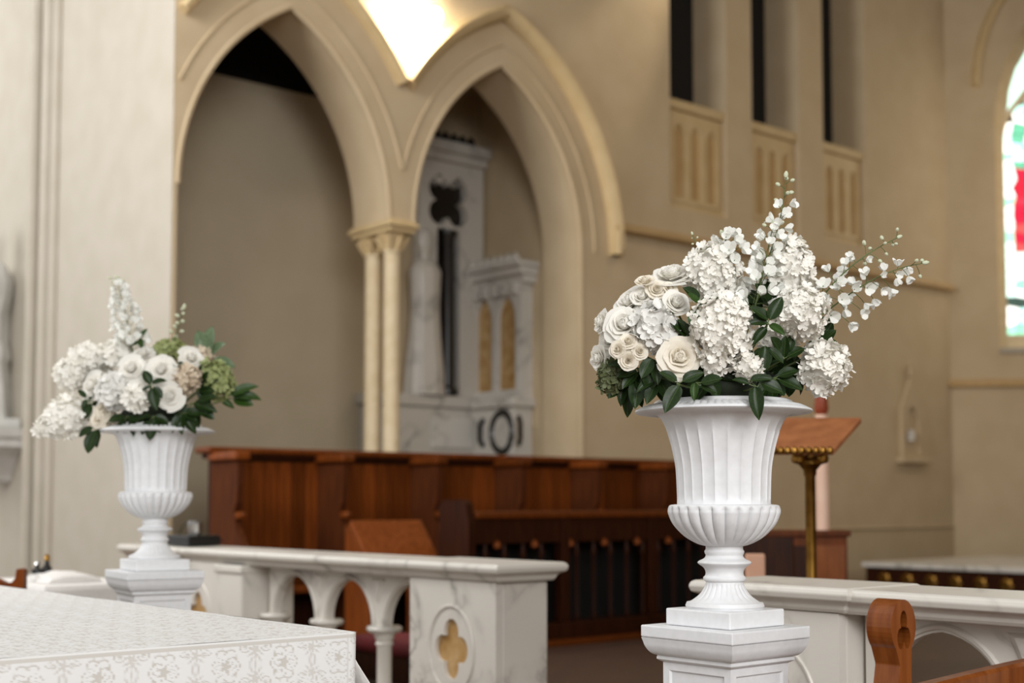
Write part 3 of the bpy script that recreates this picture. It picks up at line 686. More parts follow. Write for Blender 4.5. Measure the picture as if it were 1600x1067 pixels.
# ------------------------------------------------------------------ altar with cloths
AX0, AX1, AY0, AY1, AZ = .2, 2.29, 3.37, 6.9, .964
al = thing('altar_table', 'long altar table hidden under its white damask cloth', 'altar', (1.2, 5.1, 0))
MB().box(-.98, 1.02, -1.70, 1.77, AZ-.09, AZ-.03).build('table_top', 'wood', al, bevel=.005)
for x in (-.9, .94):
    for y in (-1.63, 1.7): MB().box(x-.05, x+.05, y-.05, y+.05, 0, AZ-.09).build('leg', 'wood', al, bevel=.008)
def damask(u, v):
    """woven motif, 0 ground .. 1 figure; u, v in metres"""
    PU, PV = .185, .26
    U = u/PU; V = v/PV
    best = np.zeros_like(U)
    def line(d, w_): return np.clip(1.25*(1 - np.abs(d)/(w_*.8)), 0, 1)
    for off in (0, .5):
        a = (U + off + .5) % 1 - .5; b = (V + off + .5) % 1 - .5
        x = a*PU; y = b*PV
        r = np.hypot(x, y*.85); th = np.arctan2(y, np.abs(x))
        med = .040*(1+.10*np.cos(6*np.arctan2(y, x)))
        best = np.maximum(best, line(r-med, .0035))
        best = np.maximum(best, line(r-.026*(1+.28*np.cos(8*np.arctan2(y, x))), .003))
        best = np.maximum(best, np.where(r < .013*(1+.3*np.cos(5*np.arctan2(y, x))), .9, 0))
        best = np.maximum(best, .75*line(np.abs(x) - .02*np.abs(np.sin(y*90))*np.clip(1-np.abs(y)/.13, 0, 1), .003)*(np.abs(y) > .045))
        for cy in (.078, -.078):                                    # scrolls
            dx = np.abs(x)-.036; dy = y-cy; rr = np.hypot(dx, dy); tt = np.arctan2(dy*np.sign(cy), dx)
            best = np.maximum(best, line(((rr-.006-.0022*(tt+PI)) + .007) % .014 - .007, .0026)*(rr < .023))
            fl = np.hypot(x, y-cy*1.18); best = np.maximum(best, np.where(fl < .012*(1+.4*np.cos(5*np.arctan2(y-cy*1.18, x))), .7, 0))
        og = np.abs(x) - (PU*.25 + PU*.20*np.cos(2*PI*b))
        best = np.maximum(best, .8*line(og, .0035)); best = np.maximum(best, .5*line(np.abs(og)-.008, .002))
    return best
def grid_mesh(name, P, att):
    ny, nx = P.shape[:2]; me = bpy.data.meshes.new(name)
    idx = np.arange(ny*nx).reshape(ny, nx)
    f = np.stack([idx[:-1, :-1], idx[:-1, 1:], idx[1:, 1:], idx[1:, :-1]], -1).reshape(-1, 4)
    return P.reshape(-1, 3), f, att.reshape(-1)
m, n, l, b = newmat('damask_cloth'); b.inputs['Roughness'].default_value = .62
an = n.new('ShaderNodeAttribute'); an.attribute_name = 'damask'
mx = n.new('ShaderNodeMix'); mx.data_type = 'RGBA'; mx.inputs[6].default_value = lin('#e5e5e4'); mx.inputs[7].default_value = lin('#c6c2ba')
l.new(an.outputs['Fac'], mx.inputs[0]); l.new(mx.outputs[2], b.inputs['Base Color'])
bp = n.new('ShaderNodeBump'); bp.inputs['Strength'].default_value = .35; bp.inputs['Distance'].default_value = .002
l.new(an.outputs['Fac'], bp.inputs['Height']); l.new(bp.outputs[0], b.inputs['Normal'])
MT['damask'] = m
V = []; Fc = []; At = []; base = 0
def push(P, A):
    global base
    v, f, a = grid_mesh('', P, A); V.append(v); Fc.append(f+base); At.append(a); base += len(v)
rE = .006
X, Y = np.meshgrid(np.linspace(AX0, AX1-rE, 260), np.linspace(AY0+rE, AY1-rE, 420))
push(np.stack([X, Y, AZ + .0012*np.sin(X*9+Y*4)*np.sin(Y*5)], -1), damask(Y-AY0, X-AX0))
# skirt: front, rounded corner, end
path = []
s = 0
xs = np.linspace(AX0, AX1-.03, 340); rows = np.concatenate([np.linspace(0, 1, 5), np.linspace(1, 2, 110)[1:]])
pts = [(x, AY0, 0, -1) for x in xs]
for i in range(1, 10):
    a_ = -PI/2 + PI/2*i/9; pts.append((AX1-.03+.03*math.cos(a_), AY0+.03+.03*math.sin(a_), math.cos(a_), math.sin(a_)))
pts += [(AX1, y, 1, 0) for y in np.linspace(AY0+.035, AY1, 160)]
pts = np.array(pts); sl = np.concatenate([[0], np.cumsum(np.hypot(np.diff(pts[:, 0]), np.diff(pts[:, 1])))])
HB = .30
G = np.zeros((len(rows), len(pts), 3)); A = np.zeros((len(rows), len(pts)))
for i, rw in enumerate(rows):
    if rw <= 1: off = rE*(math.sin(rw*PI/2)-1); z = AZ - rE*(1-math.cos(rw*PI/2))
    else: off = 0; z = AZ - rE - HB*(rw-1)
    wave = .004*np.sin(sl*14)*max(0, rw-1)
    G[i, :, 0] = pts[:, 0] + pts[:, 2]*(off+wave); G[i, :, 1] = pts[:, 1] + pts[:, 3]*(off+wave); G[i, :, 2] = z
    A[i] = damask(sl + .02, np.full(len(sl), (AZ - z) + .19)) if rw > 1 else .25
    A[i] = np.where(np.abs(sl - sl[len(xs)-1] + .012) < .004, .5, A[i])
    if abs(rw-1) < .03: A[i] = .8
push(G, A)
me = bpy.data.meshes.new('damask_cloth'); v = np.concatenate(V); f = np.concatenate(Fc)
me.from_pydata(v.tolist(), [], f.tolist()); me.polygons.foreach_set('use_smooth', [True]*len(me.polygons))
at_ = me.attributes.new('damask', 'FLOAT', 'POINT'); at_.data.foreach_set('value', np.concatenate(At))
ac = bpy.data.objects.new('altar_cloth', me); C.objects.link(ac); me.materials.append(MT['damask'])
tag(ac, 'white damask altar cloth with scroll pattern over the table at lower left', 'tablecloth')
uc = MB()
R = []
for z, e in ((AZ-.02, -.012), (AZ-.07, -.004), (AZ-.10, .010), (AZ-.22, .075), (AZ-.6, .16)):
    row = []
    for k in range(41):
        y = AY0+.02+ (AY1-AY0-.1)*k/40; row.append((AX1-.008+e*(1+.4*math.sin(k*1.9)), y - (e*.6 if k == 0 else 0), z))
    R.append(row)
uc.rings(R, close=False, caps=False)
o = uc.build('under_cloth', 'linen', None, True); sm = o.modifiers.new('solid', 'SOLIDIFY'); sm.thickness = .003
tag(o, 'plain white under-cloth flaring out beyond the damask corner', 'tablecloth')

# ------------------------------------------------------------------ credence table, linen, cruets, chair at lower left
p = at(100, 906, 8.0); tzc = p.z
ct = thing('credence_table', 'small side table draped in white linen behind the altar', 'table', (p.x, p.y, 0))
MB().box(-.28, .28, -.45, .45, tzc-.04, tzc-.006).build('top', 'wood', ct)
for x in (-.25, .25):
    for y in (-.42, .42): MB().box(x-.02, x+.02, y-.02, y+.02, 0, tzc-.04).build('leg', 'wood', ct)
m = MB(); R = []
for e, z in ((-.02, tzc), (0, tzc-.004), (.012, tzc-.03), (.02, tzc-.2), (.035, tzc-.4)):
    R.append([(sx*(.30+e)+.006*math.sin(k*1.7), sy, z) for k, (sx, sy) in enumerate([(-1, -.47-e), (-1, .47+e), (1, .47+e), (1, -.47-e)])])
m.rings(R[::-1]); m.build('linen_cover', 'linen', ct, bevel=.006)
ln = thing('folded_linen', 'folded white linen cloth with grey embroidered motif on the side table', 'cloth', (p.x-.06, p.y-.1, tzc+.002))
m = MB(); R = []
for i in range(13):
    y = -.22+.44*i/12; h = .03+.035*math.exp(-((i-4)/3)**2) + .008*math.sin(i*1.3)
    R.append([(-.16, y, 0), (-.14, y, h*.6), (-.06, y, h), (.06, y, h*.9), (.14, y, h*.5), (.16, y, 0)])
m.rings(R); m.build('folds', 'linen', ln, True)
for s in (-1, 1):
    MB().tube([(-.165, -.02+s*.005, .0), (-.165, -.05*s, .02), (-.16, -.07*s, .04), (-.155, -.03*s, .045), (-.16, -.02*s, .03)], .003, 6).build('embroidery', 'statue', ln, True)
def cruet(px, py, label, h, mt, mt2):
    q_ = at(px, py, 8.05)
    c = thing('cruet', label, 'bottle', (q_.x, q_.y, tzc+.002))
    MB().lathe([(0, 0), (.03, 0), (.034, .03), (.03, .06), (.014, h*.6), (.012, h*.75), (0, h*.75)], 16).build('body', mt, c, True)
    MB().lathe([(.014, h*.74), (.02, h*.8), (.012, h*.9), (.016, h*.96), (0, h)], 12).build('stopper', mt2, c, True)
cruet(58, 900, 'small dark cruet bottle with silver stopper on the side table', .11, 'black_plastic', 'silver')
cruet(73, 900, 'taller cruet bottle with brass stopper on the side table', .15, 'black_plastic', 'brass')
p = at(14, 925, 7.0)
ch = thing('carved_chair', 'dark carved chair top peeping over the altar at the far left', 'chair', (p.x, p.y, 0), YAW-PI/2)
ht = at(30, 888, 7.0).z
MB().add(*plate([[(-.30, .9*ht), (.075, .9*ht), (.075, ht-.01), (.06, ht), (.035, ht-.005), (.03, ht-.05), (.01, ht-.075), (-.02, ht-.075), (-.06, ht-.055), (-.12, ht-.045), (-.3, ht-.05)]], .05, lambda a_, b_, d: (a_, d, b_))).build('crest_rail', 'wood', ch, bevel=.008)
for x in (-.28, .055): MB().box(x-.02, x+.02, 0, .05, 0, .9*ht).build('back_post', 'wood', ch)
MB().box(-.3, .075, .0, .37, .42, .46).build('seat', 'wood', ch)
for x in (-.28, .055): MB().box(x-.02, x+.02, .32, .36, 0, .42).build('front_leg', 'wood', ch)
MB().box(-.26, .035, .01, .03, .5, .85*ht).build('back_panel', 'wood', ch)

# ================================================================== URNS AND PEDESTALS
def lerp_prof(pts, n=6):
    """Catmull-Rom through profile points"""
    out = []
    for i in range(len(pts)-1):
        p0 = pts[max(i-1, 0)]; p1 = pts[i]; p2 = pts[i+1]; p3 = pts[min(i+2, len(pts)-1)]
        for k in range(n):
            t = k/n
            out.append(tuple(.5*((2*p1[j]) + (-p0[j]+p2[j])*t + (2*p0[j]-5*p1[j]+4*p2[j]-p3[j])*t*t + (-p0[j]+3*p1[j]-3*p2[j]+p3[j])*t**3) for j in (0, 1)))
    out.append(pts[-1]); return out
def urn(loc, rz, label):
    u = thing('garden_urn', label, 'urn', loc, rz)
    c = .022; a = .123
    ring = lambda r_, z: [(-r_+c, -r_, z), (r_-c, -r_, z), (r_, -r_+c, z), (r_, r_-c, z), (r_-c, r_, z), (-r_+c, r_, z), (-r_, r_-c, z), (-r_, -r_+c, z)]
    sq = lambda r_, z: [(-r_, -r_, z), (r_, -r_, z), (r_, r_, z), (-r_, r_, z)]
    MB().rings([sq(a, .001), sq(a, .05)]).build('socle', 'urn', u, bevel=.004)
    MB().lathe([(0, .05), (.112, .05), (.116, .058), (.112, .068), (.106, .070)], 64).build('foot_disc', 'urn', u, True)
    fp = lerp_prof([(.106, .069), (.097, .073), (.075, .090), (.060, .112), (.055, .128)], 5)
    def fl(a_, r, z, j):
        t = min(1, max(0, (z-.072)/.01))*min(1, max(0, (.126-z)/.01))
        return r*(1 - .055*t*(1-abs(math.sin(12*a_))**.6)), z
    MB().lathe(fp, 192, fn=fl).build('fluted_foot', 'urn', u, True, sharp=60)
    np_ = lerp_prof([(.055, .128), (.062, .133), (.0625, .141), (.057, .147), (.056, .158), (.062, .170), (.076, .180), (.079, .185), (.074, .190), (.060, .197), (.055, .205), (.0575, .212), (.0585, .218), (.055, .224), (.055, .236)], 4)
    MB().lathe(np_, 64).build('stem', 'urn', u, True)
    gp = lerp_prof([(.050, .232), (.080, .240), (.118, .262), (.150, .296), (.164, .326), (.166, .338), (.163, .350), (.156, .355), (.136, .357)], 6)
    def gad(a_, r, z, j):
        t = min(1, max(0, (z-.234)/.02))*min(1, max(0, (.352-z)/.012))
        return r*(1 - .085*t*(1-abs(math.sin(13*a_))**.55)), z
    MB().lathe(gp, 312, fn=gad).build('gadrooned_bowl', 'urn', u, True, sharp=70)
    bp_ = lerp_prof([(.138, .353), (.1385, .39), (.142, .462), (.150, .51), (.159, .546), (.172, .587), (.190, .617), (.212, .624)], 6)
    def flu(a_, r, z, j):
        t = min(1, max(0, (z-.358)/.015))*min(1, max(0, (.612-z)/.05))
        return r*(1 - .036*t*abs(math.sin(12*a_))**.55), z
    MB().lathe(bp_, 288, fn=flu).build('fluted_bell', 'urn', u, True, sharp=60)
    rp = [(.205, .622), (.240, .624), (.258, .627), (.262, .631), (.260, .636), (.252, .640), (.245, .644), (.238, .647), (.231, .650), (.222, .652), (.214, .6535), (.206, .656), (.202, .662), (.196, .665), (.188, .664), (.18, .655), (.172, .62), (.15, .56), (.13, .50), (0, .49)]
    def egg(a_, r, z, j):
        if 6 <= j <= 9: z -= .007*(1-abs(math.sin(36*a_ + (j-6)*.25))**.5)
        return r, z
    MB().lathe(rp, 432, fn=egg).build('rim', 'urn', u, True, sharp=50)
    return u
def pedestal(loc, rz, label, H):
    p_ = thing('pedestal', label, 'pedestal', loc, rz)
    MB().square([(.163, H-.037), (.1755, H-.034), (.1755, H-.001), (.172, H)]).build('cap', 'urn', p_, bevel=.003)
    pr = lerp_prof([(.1745, H-.036), (.171, H-.048), (.167, H-.062), (.158, H-.078), (.148, H-.086), (.141, H-.088)], 4) + [(.1425, H-.094), (.1425, H-.099), (.138, H-.103), (.129, H-.108)]
    MB().square(pr, True).build('cap_moulding', 'urn', p_, True, sharp=35)
    m = MB().square([(.129, .13), (.129, H-.106)]); me = m.mesh('shaft'); bm = bmesh.new(); bm.from_mesh(me)
    sides = [f_ for f_ in bm.faces if abs(f_.normal.z) < .5]
    bmesh.ops.inset_individual(bm, faces=sides, thickness=.034, depth=0); bmesh.ops.inset_individual(bm, faces=sides, thickness=.007, depth=-.007)
    bm.to_mesh(me); bm.free(); o_ = bpy.data.objects.new('shaft', me); C.objects.link(o_); me.materials.append(MT['urn']); o_.parent = p_
    MB().square([(.172, 0), (.172, .07), (.165, .085), (.15, .10), (.14, .115), (.135, .125), (.131, .14)]).build('base', 'urn', p_, bevel=.003)
    return p_
UR = at(1131, 785, 4.0); UL = at(243, 785, 6.16)
PH = .988
pedestal((UR.x, UR.y, 0), 0, 'white moulded pedestal carrying the nearer, right-hand urn', PH)
urn((UR.x, UR.y, PH), 0, 'large white fluted urn on the right, in sharp focus')
pedestal((UL.x, UL.y, 0), math.radians(-8), 'white moulded pedestal behind the altar carrying the left urn', PH+.055)
urn((UL.x, UL.y, PH+.055), math.radians(-8), 'white fluted urn at left behind the altar, out of focus')

# ================================================================== FLOWERS
def petal_mesh(R, h, span, curl, seed, nu=8, nv=7, m='petal', notch=0.0, base=.12):
    r = random.Random(seed); V_ = []; F_ = []; ph = r.uniform(0, 6.28)
    for j in range(nv+1):
        v = j/nv
        for i in range(nu+1):
            u_ = -1+2*i/nu
            wv = (math.sin(PI*min(1, v*.62+.06))**.7)
            a = u_*span*wv
            prof = base + (1-base)*(math.sin(v*PI/2)**.8)
            rad = R*prof
            z = h*v - h*.20*(abs(u_)**2.4)*v - notch*h*math.exp(-(u_/.2)**2)*v**4*.12
            if v > .6:
                c = (v-.6)/.4; rad += curl*R*c*c; z -= abs(curl)*h*.25*c*c
            tipk = math.exp(-(u_/.3)**2)*v**5; rad += R*.10*tipk; z += h*.05*tipk
            rad += R*.05*math.sin(5*u_+ph)*v*v; z += h*.03*math.sin(7*u_+ph*2)*v*v
            V_.append((rad*math.cos(a), rad*math.sin(a), z))
    for j in range(nv):
        for i in range(nu):
            q_ = j*(nu+1)+i; F_.append((q_, q_+1, q_+nu+2, q_+nu+1))
    me = bpy.data.meshes.new('petal'); me.from_pydata(V_, [], F_); me.polygons.foreach_set('use_smooth', [True]*len(F_))
    me.materials.append(MT[m]); return me
def rose_set(kind, seed, m):
    """list of (petal mesh, angle) for a bloom of unit radius; the bloom looks along +Z"""
    r = random.Random(seed); out = []
    if kind == 'open':
        rows = [(.11, .98, 1.6, -.4, 3), (.21, .97, 1.3, -.3, 4), (.33, .93, 1.1, -.12, 5), (.47, .85, .95, .15, 5), (.62, .68, .8, .35, 6), (.78, .54, .8, .42, 6), (.90, .34, .78, .5, 5)]
    elif kind == 'quartered':
        rows = [(.10, .74, 1.0, 0, 3), (.20, .73, .6, -.1, 6), (.30, .72, .5, -.1, 8), (.42, .72, .55, .0, 8), (.55, .69, .85, .25, 5), (.70, .62, .8, .4, 6), (.86, .44, .8, .5, 6)]
    elif kind == 'half':
        rows = [(.13, 1.10, 1.6, -.3, 3), (.23, 1.12, 1.4, -.2, 4), (.35, 1.09, 1.2, -.05, 4), (.50, 1.0, 1.05, .22, 5), (.66, .9, .95, .35, 5), (.80, .72, .9, .45, 5)]
    else:   # spray bloom, small and cupped
        rows = [(.18, .96, 1.6, -.3, 3), (.34, .94, 1.3, -.15, 4), (.54, .84, 1.0, .2, 5), (.72, .72, .9, .3, 5), (.86, .5, .85, .4, 5)]
    a0 = 0
    for ri, (R, h, sp_, cu, n_) in enumerate(rows):
        for k in range(n_):
            me = petal_mesh(R*r.uniform(.94, 1.06), h*r.uniform(.93, 1.05), sp_*1.25, cu*r.uniform(.7, 1.4), r.random(), 8 if kind != 'spray' else 6, 6 if kind != 'spray' else 5, m, r.choice([0, 0, 1]), .10)
            out.append((me, a0 + 2*PI*k/n_ + r.uniform(-.12, .12), r.uniform(-.10, .10)))
        a0 += 2.4
    return out
ROSES = {k: rose_set(k, i+3, mm) for i, (k, mm) in enumerate((('open', 'petal'), ('quartered', 'petal_cream'), ('half', 'petal'), ('spray', 'petal_cream')))}
def qz(d, spin=0): return Vector(d).normalized().to_track_quat('Z', 'Y') @ Quaternion((0, 0, 1), spin)
def face(rr, uu, tt): return CR*rr + CU*uu + CT*tt
def loc_pts(t, pts):
    """world points into the local frame of an unparented thing"""
    M = Matrix.LocRotScale(t.location, t.rotation_quaternion if t.rotation_mode == 'QUATERNION' else t.rotation_euler.to_quaternion(), t.scale).inverted()
    return [M @ Vector(p_) for p_ in pts]
def stem_to(t, start, core, r, name='stem', m='stem'):
    mid = start.lerp(core, .5) + Vector((0, 0, .01))
    MB().tube(loc_pts(t, [start, mid, core]), r/t.scale[0], 6).build(name, m, t, True)
class Bq:
    def __init__(s, core, dep): s.core = Vector(core); s.dep = dep
SEP = MB()
for k in range(5):
    a = 2*PI*k/5
    SEP.add([(.05*math.cos(a-.5), .05*math.sin(a-.5), 0), (.05*math.cos(a+.5), .05*math.sin(a+.5), 0), (.5*math.cos(a+.15), .5*math.sin(a+.15), .12), (.72*math.cos(a), .72*math.sin(a), .06), (.5*math.cos(a-.15), .5*math.sin(a-.15), .12)], [(0, 1, 2, 3, 4)])
SEPM = SEP.mesh('sepals'); SEPM.materials.append(MT['leaf_mid'])
HEART = {}
for _k, _h in (('open', .93), ('quartered', .70), ('half', 1.06)):
    HEART[_k] = MB().lathe([(.05, .2), (.34, .3), (.40, _h*.55), (.38, _h*.75), (.31, _h*.88), (.21, _h*.93), (.19, _h*.88), (.17, _h*.80), (.12, _h*.92), (.06, _h*.94), (.0, _h*.88)], 45,
        fn=lambda a, r, z, j: (r*(.80+.34*((3*a/(2*PI)+.13*j) % 1)), z + .05*((3*a/(2*PI)+.13*j) % 1)*(j > 2))).mesh('heart', True, 50)
    HEART[_k].materials.append(MT['petal_cream' if _k == 'quartered' else 'petal'])
def rose(B, px, py, dpx, ddep, f, kind, label, spin=0, grp=None):
    dep = B.dep + ddep; p_ = at(px, py, dep); R = dpx/2*dep/F_PX*.82
    d = face(*f).normalized(); org = p_ - d*R*(.45 if kind != 'half' else .6)
    t = thing('rose', label, 'rose', org, group=grp, q=qz(d, spin), scale=R)
    for me, a, tilt in ROSES[kind]:
        inst(me, 'petal', t, Matrix.Rotation(a, 4, 'Z') @ Matrix.Rotation(tilt, 4, 'Y'))
    inst(HEART[kind], 'heart', t)
    inst(SEPM, 'sepals', t)
    stem_to(t, org, B.core, .003); return t
def spray(B, label, blooms, ddep, m=None):
    p0 = at(sum(b_[0] for b_ in blooms)/len(blooms), sum(b_[1] for b_ in blooms)/len(blooms), B.dep+ddep)
    d0 = (p0 - B.core).normalized(); org = p0 - d0*.07
    t = thing('spray_rose', label, 'spray rose', org)
    MB().tube([(0, 0, 0), (B.core - org)*.5, B.core - org], .003, 6).build('stem', 'stem', t, True)
    for k, (px, py, dpx, f) in enumerate(blooms):
        dep = B.dep + ddep; p_ = at(px, py, dep) - org; R = dpx/2*dep/F_PX*.88; d = face(*f).normalized()
        base_ = p_ - d*R*.45
        bo = MB().lathe([(0, -.12), (.14, -.1), (.2, 0), (.1, .2), (0, .3)], 10).build('bloom', 'petal_cream', t, True)
        bo.matrix_local = Matrix.LocRotScale(base_, qz(d, k*1.3), Vector((R, R, R)))
        for me, a, tilt in ROSES['spray']: inst(me, 'petal', bo, Matrix.Rotation(a, 4, 'Z'))
        inst(SEPM, 'sepals', bo)
        MB().tube([(0, 0, 0), base_*.5 + Vector((0, 0, .005)), base_], .0018, 5).build('stalk', 'stem', t, True)
    return t
# hydrangea florets
def floret_mesh(m, seed, np_=4, cup=.25, wide=.62):
    r = random.Random(seed); V_ = []; F_ = []
    for k in range(np_):
        a = 2*PI*k/np_ + r.uniform(-.12, .12); b0 = len(V_); L_ = r.uniform(.88, 1.05); tw = r.uniform(-.15, .15)
        for j, (v_, w_) in enumerate(((.02, .06), (.30, .30), (.65, .46), (.92, .36), (1.04, .10))):
            for i in (-1, 0, 1):
                x = v_*L_; y = i*w_*wide/.58*.95; z = cup*v_*v_*.9 + .12*abs(i)*v_ + tw*i*v_ - (.08 if v_ > .9 else 0)
                V_.append((x*math.cos(a)-y*math.sin(a), x*math.sin(a)+y*math.cos(a), z))
        for j in range(4):
            for i in range(2):
                q_ = b0+j*3+i; F_.append((q_, q_+1, q_+4, q_+3))
    b0 = len(V_); V_ += [(.07, 0, .10), (0, .07, .10), (-.07, 0, .10), (0, -.07, .10), (0, 0, .2), ]; F_ += [(b0, b0+1, b0+4), (b0+1, b0+2, b0+4), (b0+2, b0+3, b0+4), (b0+3, b0, b0+4)]
    me = bpy.data.meshes.new('floret'); me.from_pydata(V_, [], F_); me.polygons.foreach_set('use_smooth', [True]*len(F_)); me.materials.append(MT[m]); return me
FLOR = {m: [floret_mesh(m, i, 4 if m != 'floret_white' else 5, .2 if i % 2 else .45) for i in range(4)] for m in ('floret', 'floret_white', 'floret_green', 'floret_dullgreen', 'floret_blush')}
def hydrangea(B, px, py, wpx, hpx, ddep, axis, label, n_, fpx=13, m='floret', cone=0, cat='hydrangea', seed=0):
    """panicle: ellipsoid with long axis 'axis' (camera frame), n florets over its surface"""
    dep = B.dep + ddep; p_ = at(px, py, dep); k = dep/F_PX; rw, rh = wpx/2*k, hpx/2*k; fr = fpx/2*k
    d = face(*axis).normalized(); t = thing('hydrangea_head', label, cat, p_, q=qz(d)); r = random.Random(seed+int(px*7+py))
    for i in range(n_):
        z = 1 - 2*(i+.5)/n_; a = i*2.39996 + r.uniform(-.25, .25); z = max(-1, min(1, z + r.uniform(-.03, .03)))
        s_ = math.sqrt(max(0, 1-z*z)); nar = 1 - cone*max(0, z)
        wob = 1 + .06*math.sin(a*3+z*5) + r.uniform(-.10, .05)
        pos = Vector((rw*s_*math.cos(a)*nar*wob, rw*s_*math.sin(a)*nar*wob, rh*z*wob))
        nr = Vector((s_*math.cos(a)/rw, s_*math.sin(a)/rw, z/rh + cone*.3/rh)).normalized() + Vector((r.uniform(-.6, .6), r.uniform(-.6, .6), r.uniform(-.6, .6)))
        sc = fr*r.uniform(.95, 1.35)
        inst(r.choice(FLOR[m]), 'floret', t, Matrix.LocRotScale(pos, qz(nr, r.uniform(0, 6.28)), Vector((sc, sc, sc))))
    MB().lathe([(0, -rh*.82)] + [(rw*.80*math.sin(PI*j/10)*(1-cone*max(0, -math.cos(PI*j/10))), -rh*.82*math.cos(PI*j/10)) for j in range(1, 10)] + [(0, rh*.82)], 14).build('inner_panicle', m, t, True)
    pts = loc_pts(t, [p_, p_.lerp(B.core, .5), B.core]); MB().tube(pts, .003, 6).build('stem', 'stem', t, True)
    return t
# delphinium florets and buds
def bell_mesh(m, seed, open_=.55, n_=5):
    r = random.Random(seed); V_ = []; F_ = []
    for k in range(n_):
        a = 2*PI*k/n_ + r.uniform(-.2, .2); b0 = len(V_); L_ = r.uniform(.85, 1.1)
        for v_, rad, w_, z in ((0, .05, .05, 0), (.4, .32, .30, .35), (.75, .32+open_*.45, .44, .75), (1, .36+open_*.9, .22, .98)):
            for i in (-1, 0, 1):
                x = rad*L_; y = i*w_; zz_ = z*L_ - .06*abs(i)*v_ + r.uniform(-.03, .03)
                V_.append((x*math.cos(a)-y*math.sin(a), x*math.sin(a)+y*math.cos(a), zz_))
        for j in range(3):
            for i in range(2):
                q_ = b0+j*3+i; F_.append((q_, q_+1, q_+4, q_+3))
    me = bpy.data.meshes.new('floret'); me.from_pydata(V_, [], F_); me.polygons.foreach_set('use_smooth', [True]*len(F_)); me.materials.append(MT[m]); return me
BELL = [bell_mesh('delph', i, o_) for i, o_ in enumerate((.38, .24, .12, .48))]
BUD = MB().lathe([(0, 0), (.22, .05), (.42, .35), (.40, .7), (.2, 1.0), (0, 1.1)], 8).mesh('bud', True); BUD.materials.append(MT['bud'])
def bez(pts, t):
    pts = [Vector(q_) for q_ in pts]
    while len(pts) > 1: pts = [pts[i].lerp(pts[i+1], t) for i in range(len(pts)-1)]
    return pts[0]
def spike(B, ctrl, label, cat, n_, spread, fpx, budfrac=.25, ddep=0, seed=0, t0=.15, name='delphinium_stem', droop=0, dens=1.0):
    """flower spike along a curve given by control pixels; spread = stalk length in px"""
    r = random.Random(seed); P = [at(x, y, B.dep+ddep+(dd[0] if dd else 0)) for x, y, *dd in ctrl]
    org = P[0]; t = thing(name, label, cat, org); k = (B.dep+ddep)/F_PX
    path = [bez(P, i/16) - org for i in range(17)]
    MB().tube(path, [.0026*(1-.7*i/16)+.0005 for i in range(17)], 6).build('stem', 'stem', t, True)
    if (org - B.core).length > .02: MB().tube([(0, 0, 0), B.core - org], .003, 6).build('lower_stem', 'stem', t, True)
    for i in range(n_):
        u_ = t0 + (1-t0)*((i+.5)/n_)**dens; c = bez(P, u_) - org; d = (bez(P, min(1, u_+.02)) - bez(P, u_-.02)).normalized()
        a = i*2.4 + r.uniform(-.4, .4); x_ = d.orthogonal().normalized(); y_ = d.cross(x_)
        side = x_*math.cos(a) + y_*math.sin(a)
        ln_ = spread*k*(1-.62*u_)*r.uniform(.7, 1.15); tip = c + side*ln_ + d*ln_*.45 - Vector((0, 0, 1))*droop*ln_
        bud = u_ > 1-budfrac; s_ = fpx*k*(.42 if bud else .62)*(1-.35*u_)*r.uniform(.85, 1.15)
        dirn = (side*1.0 + d*.35 + CT*.25 - Vector((0, 0, 1))*droop*1.2)
        inst(BUD if bud else r.choice(BELL), 'bud' if bud else 'floret', t, Matrix.LocRotScale(tip - dirn.normalized()*s_*.3, qz(dirn, r.uniform(0, 6)), Vector((s_,)*3)))
        if spread > 12: MB().tube([c, c.lerp(tip, .6) + d*.002, tip], .0010, 4).build('flower_stalk', 'stem', t)
    s_ = fpx*k*.42; inst(BUD, 'bud', t, Matrix.LocRotScale(path[-1] - (path[-1]-path[-2]).normalized()*s_*.2, qz(path[-1]-path[-2]), Vector((s_*.8, s_*.8, s_))))
    return t
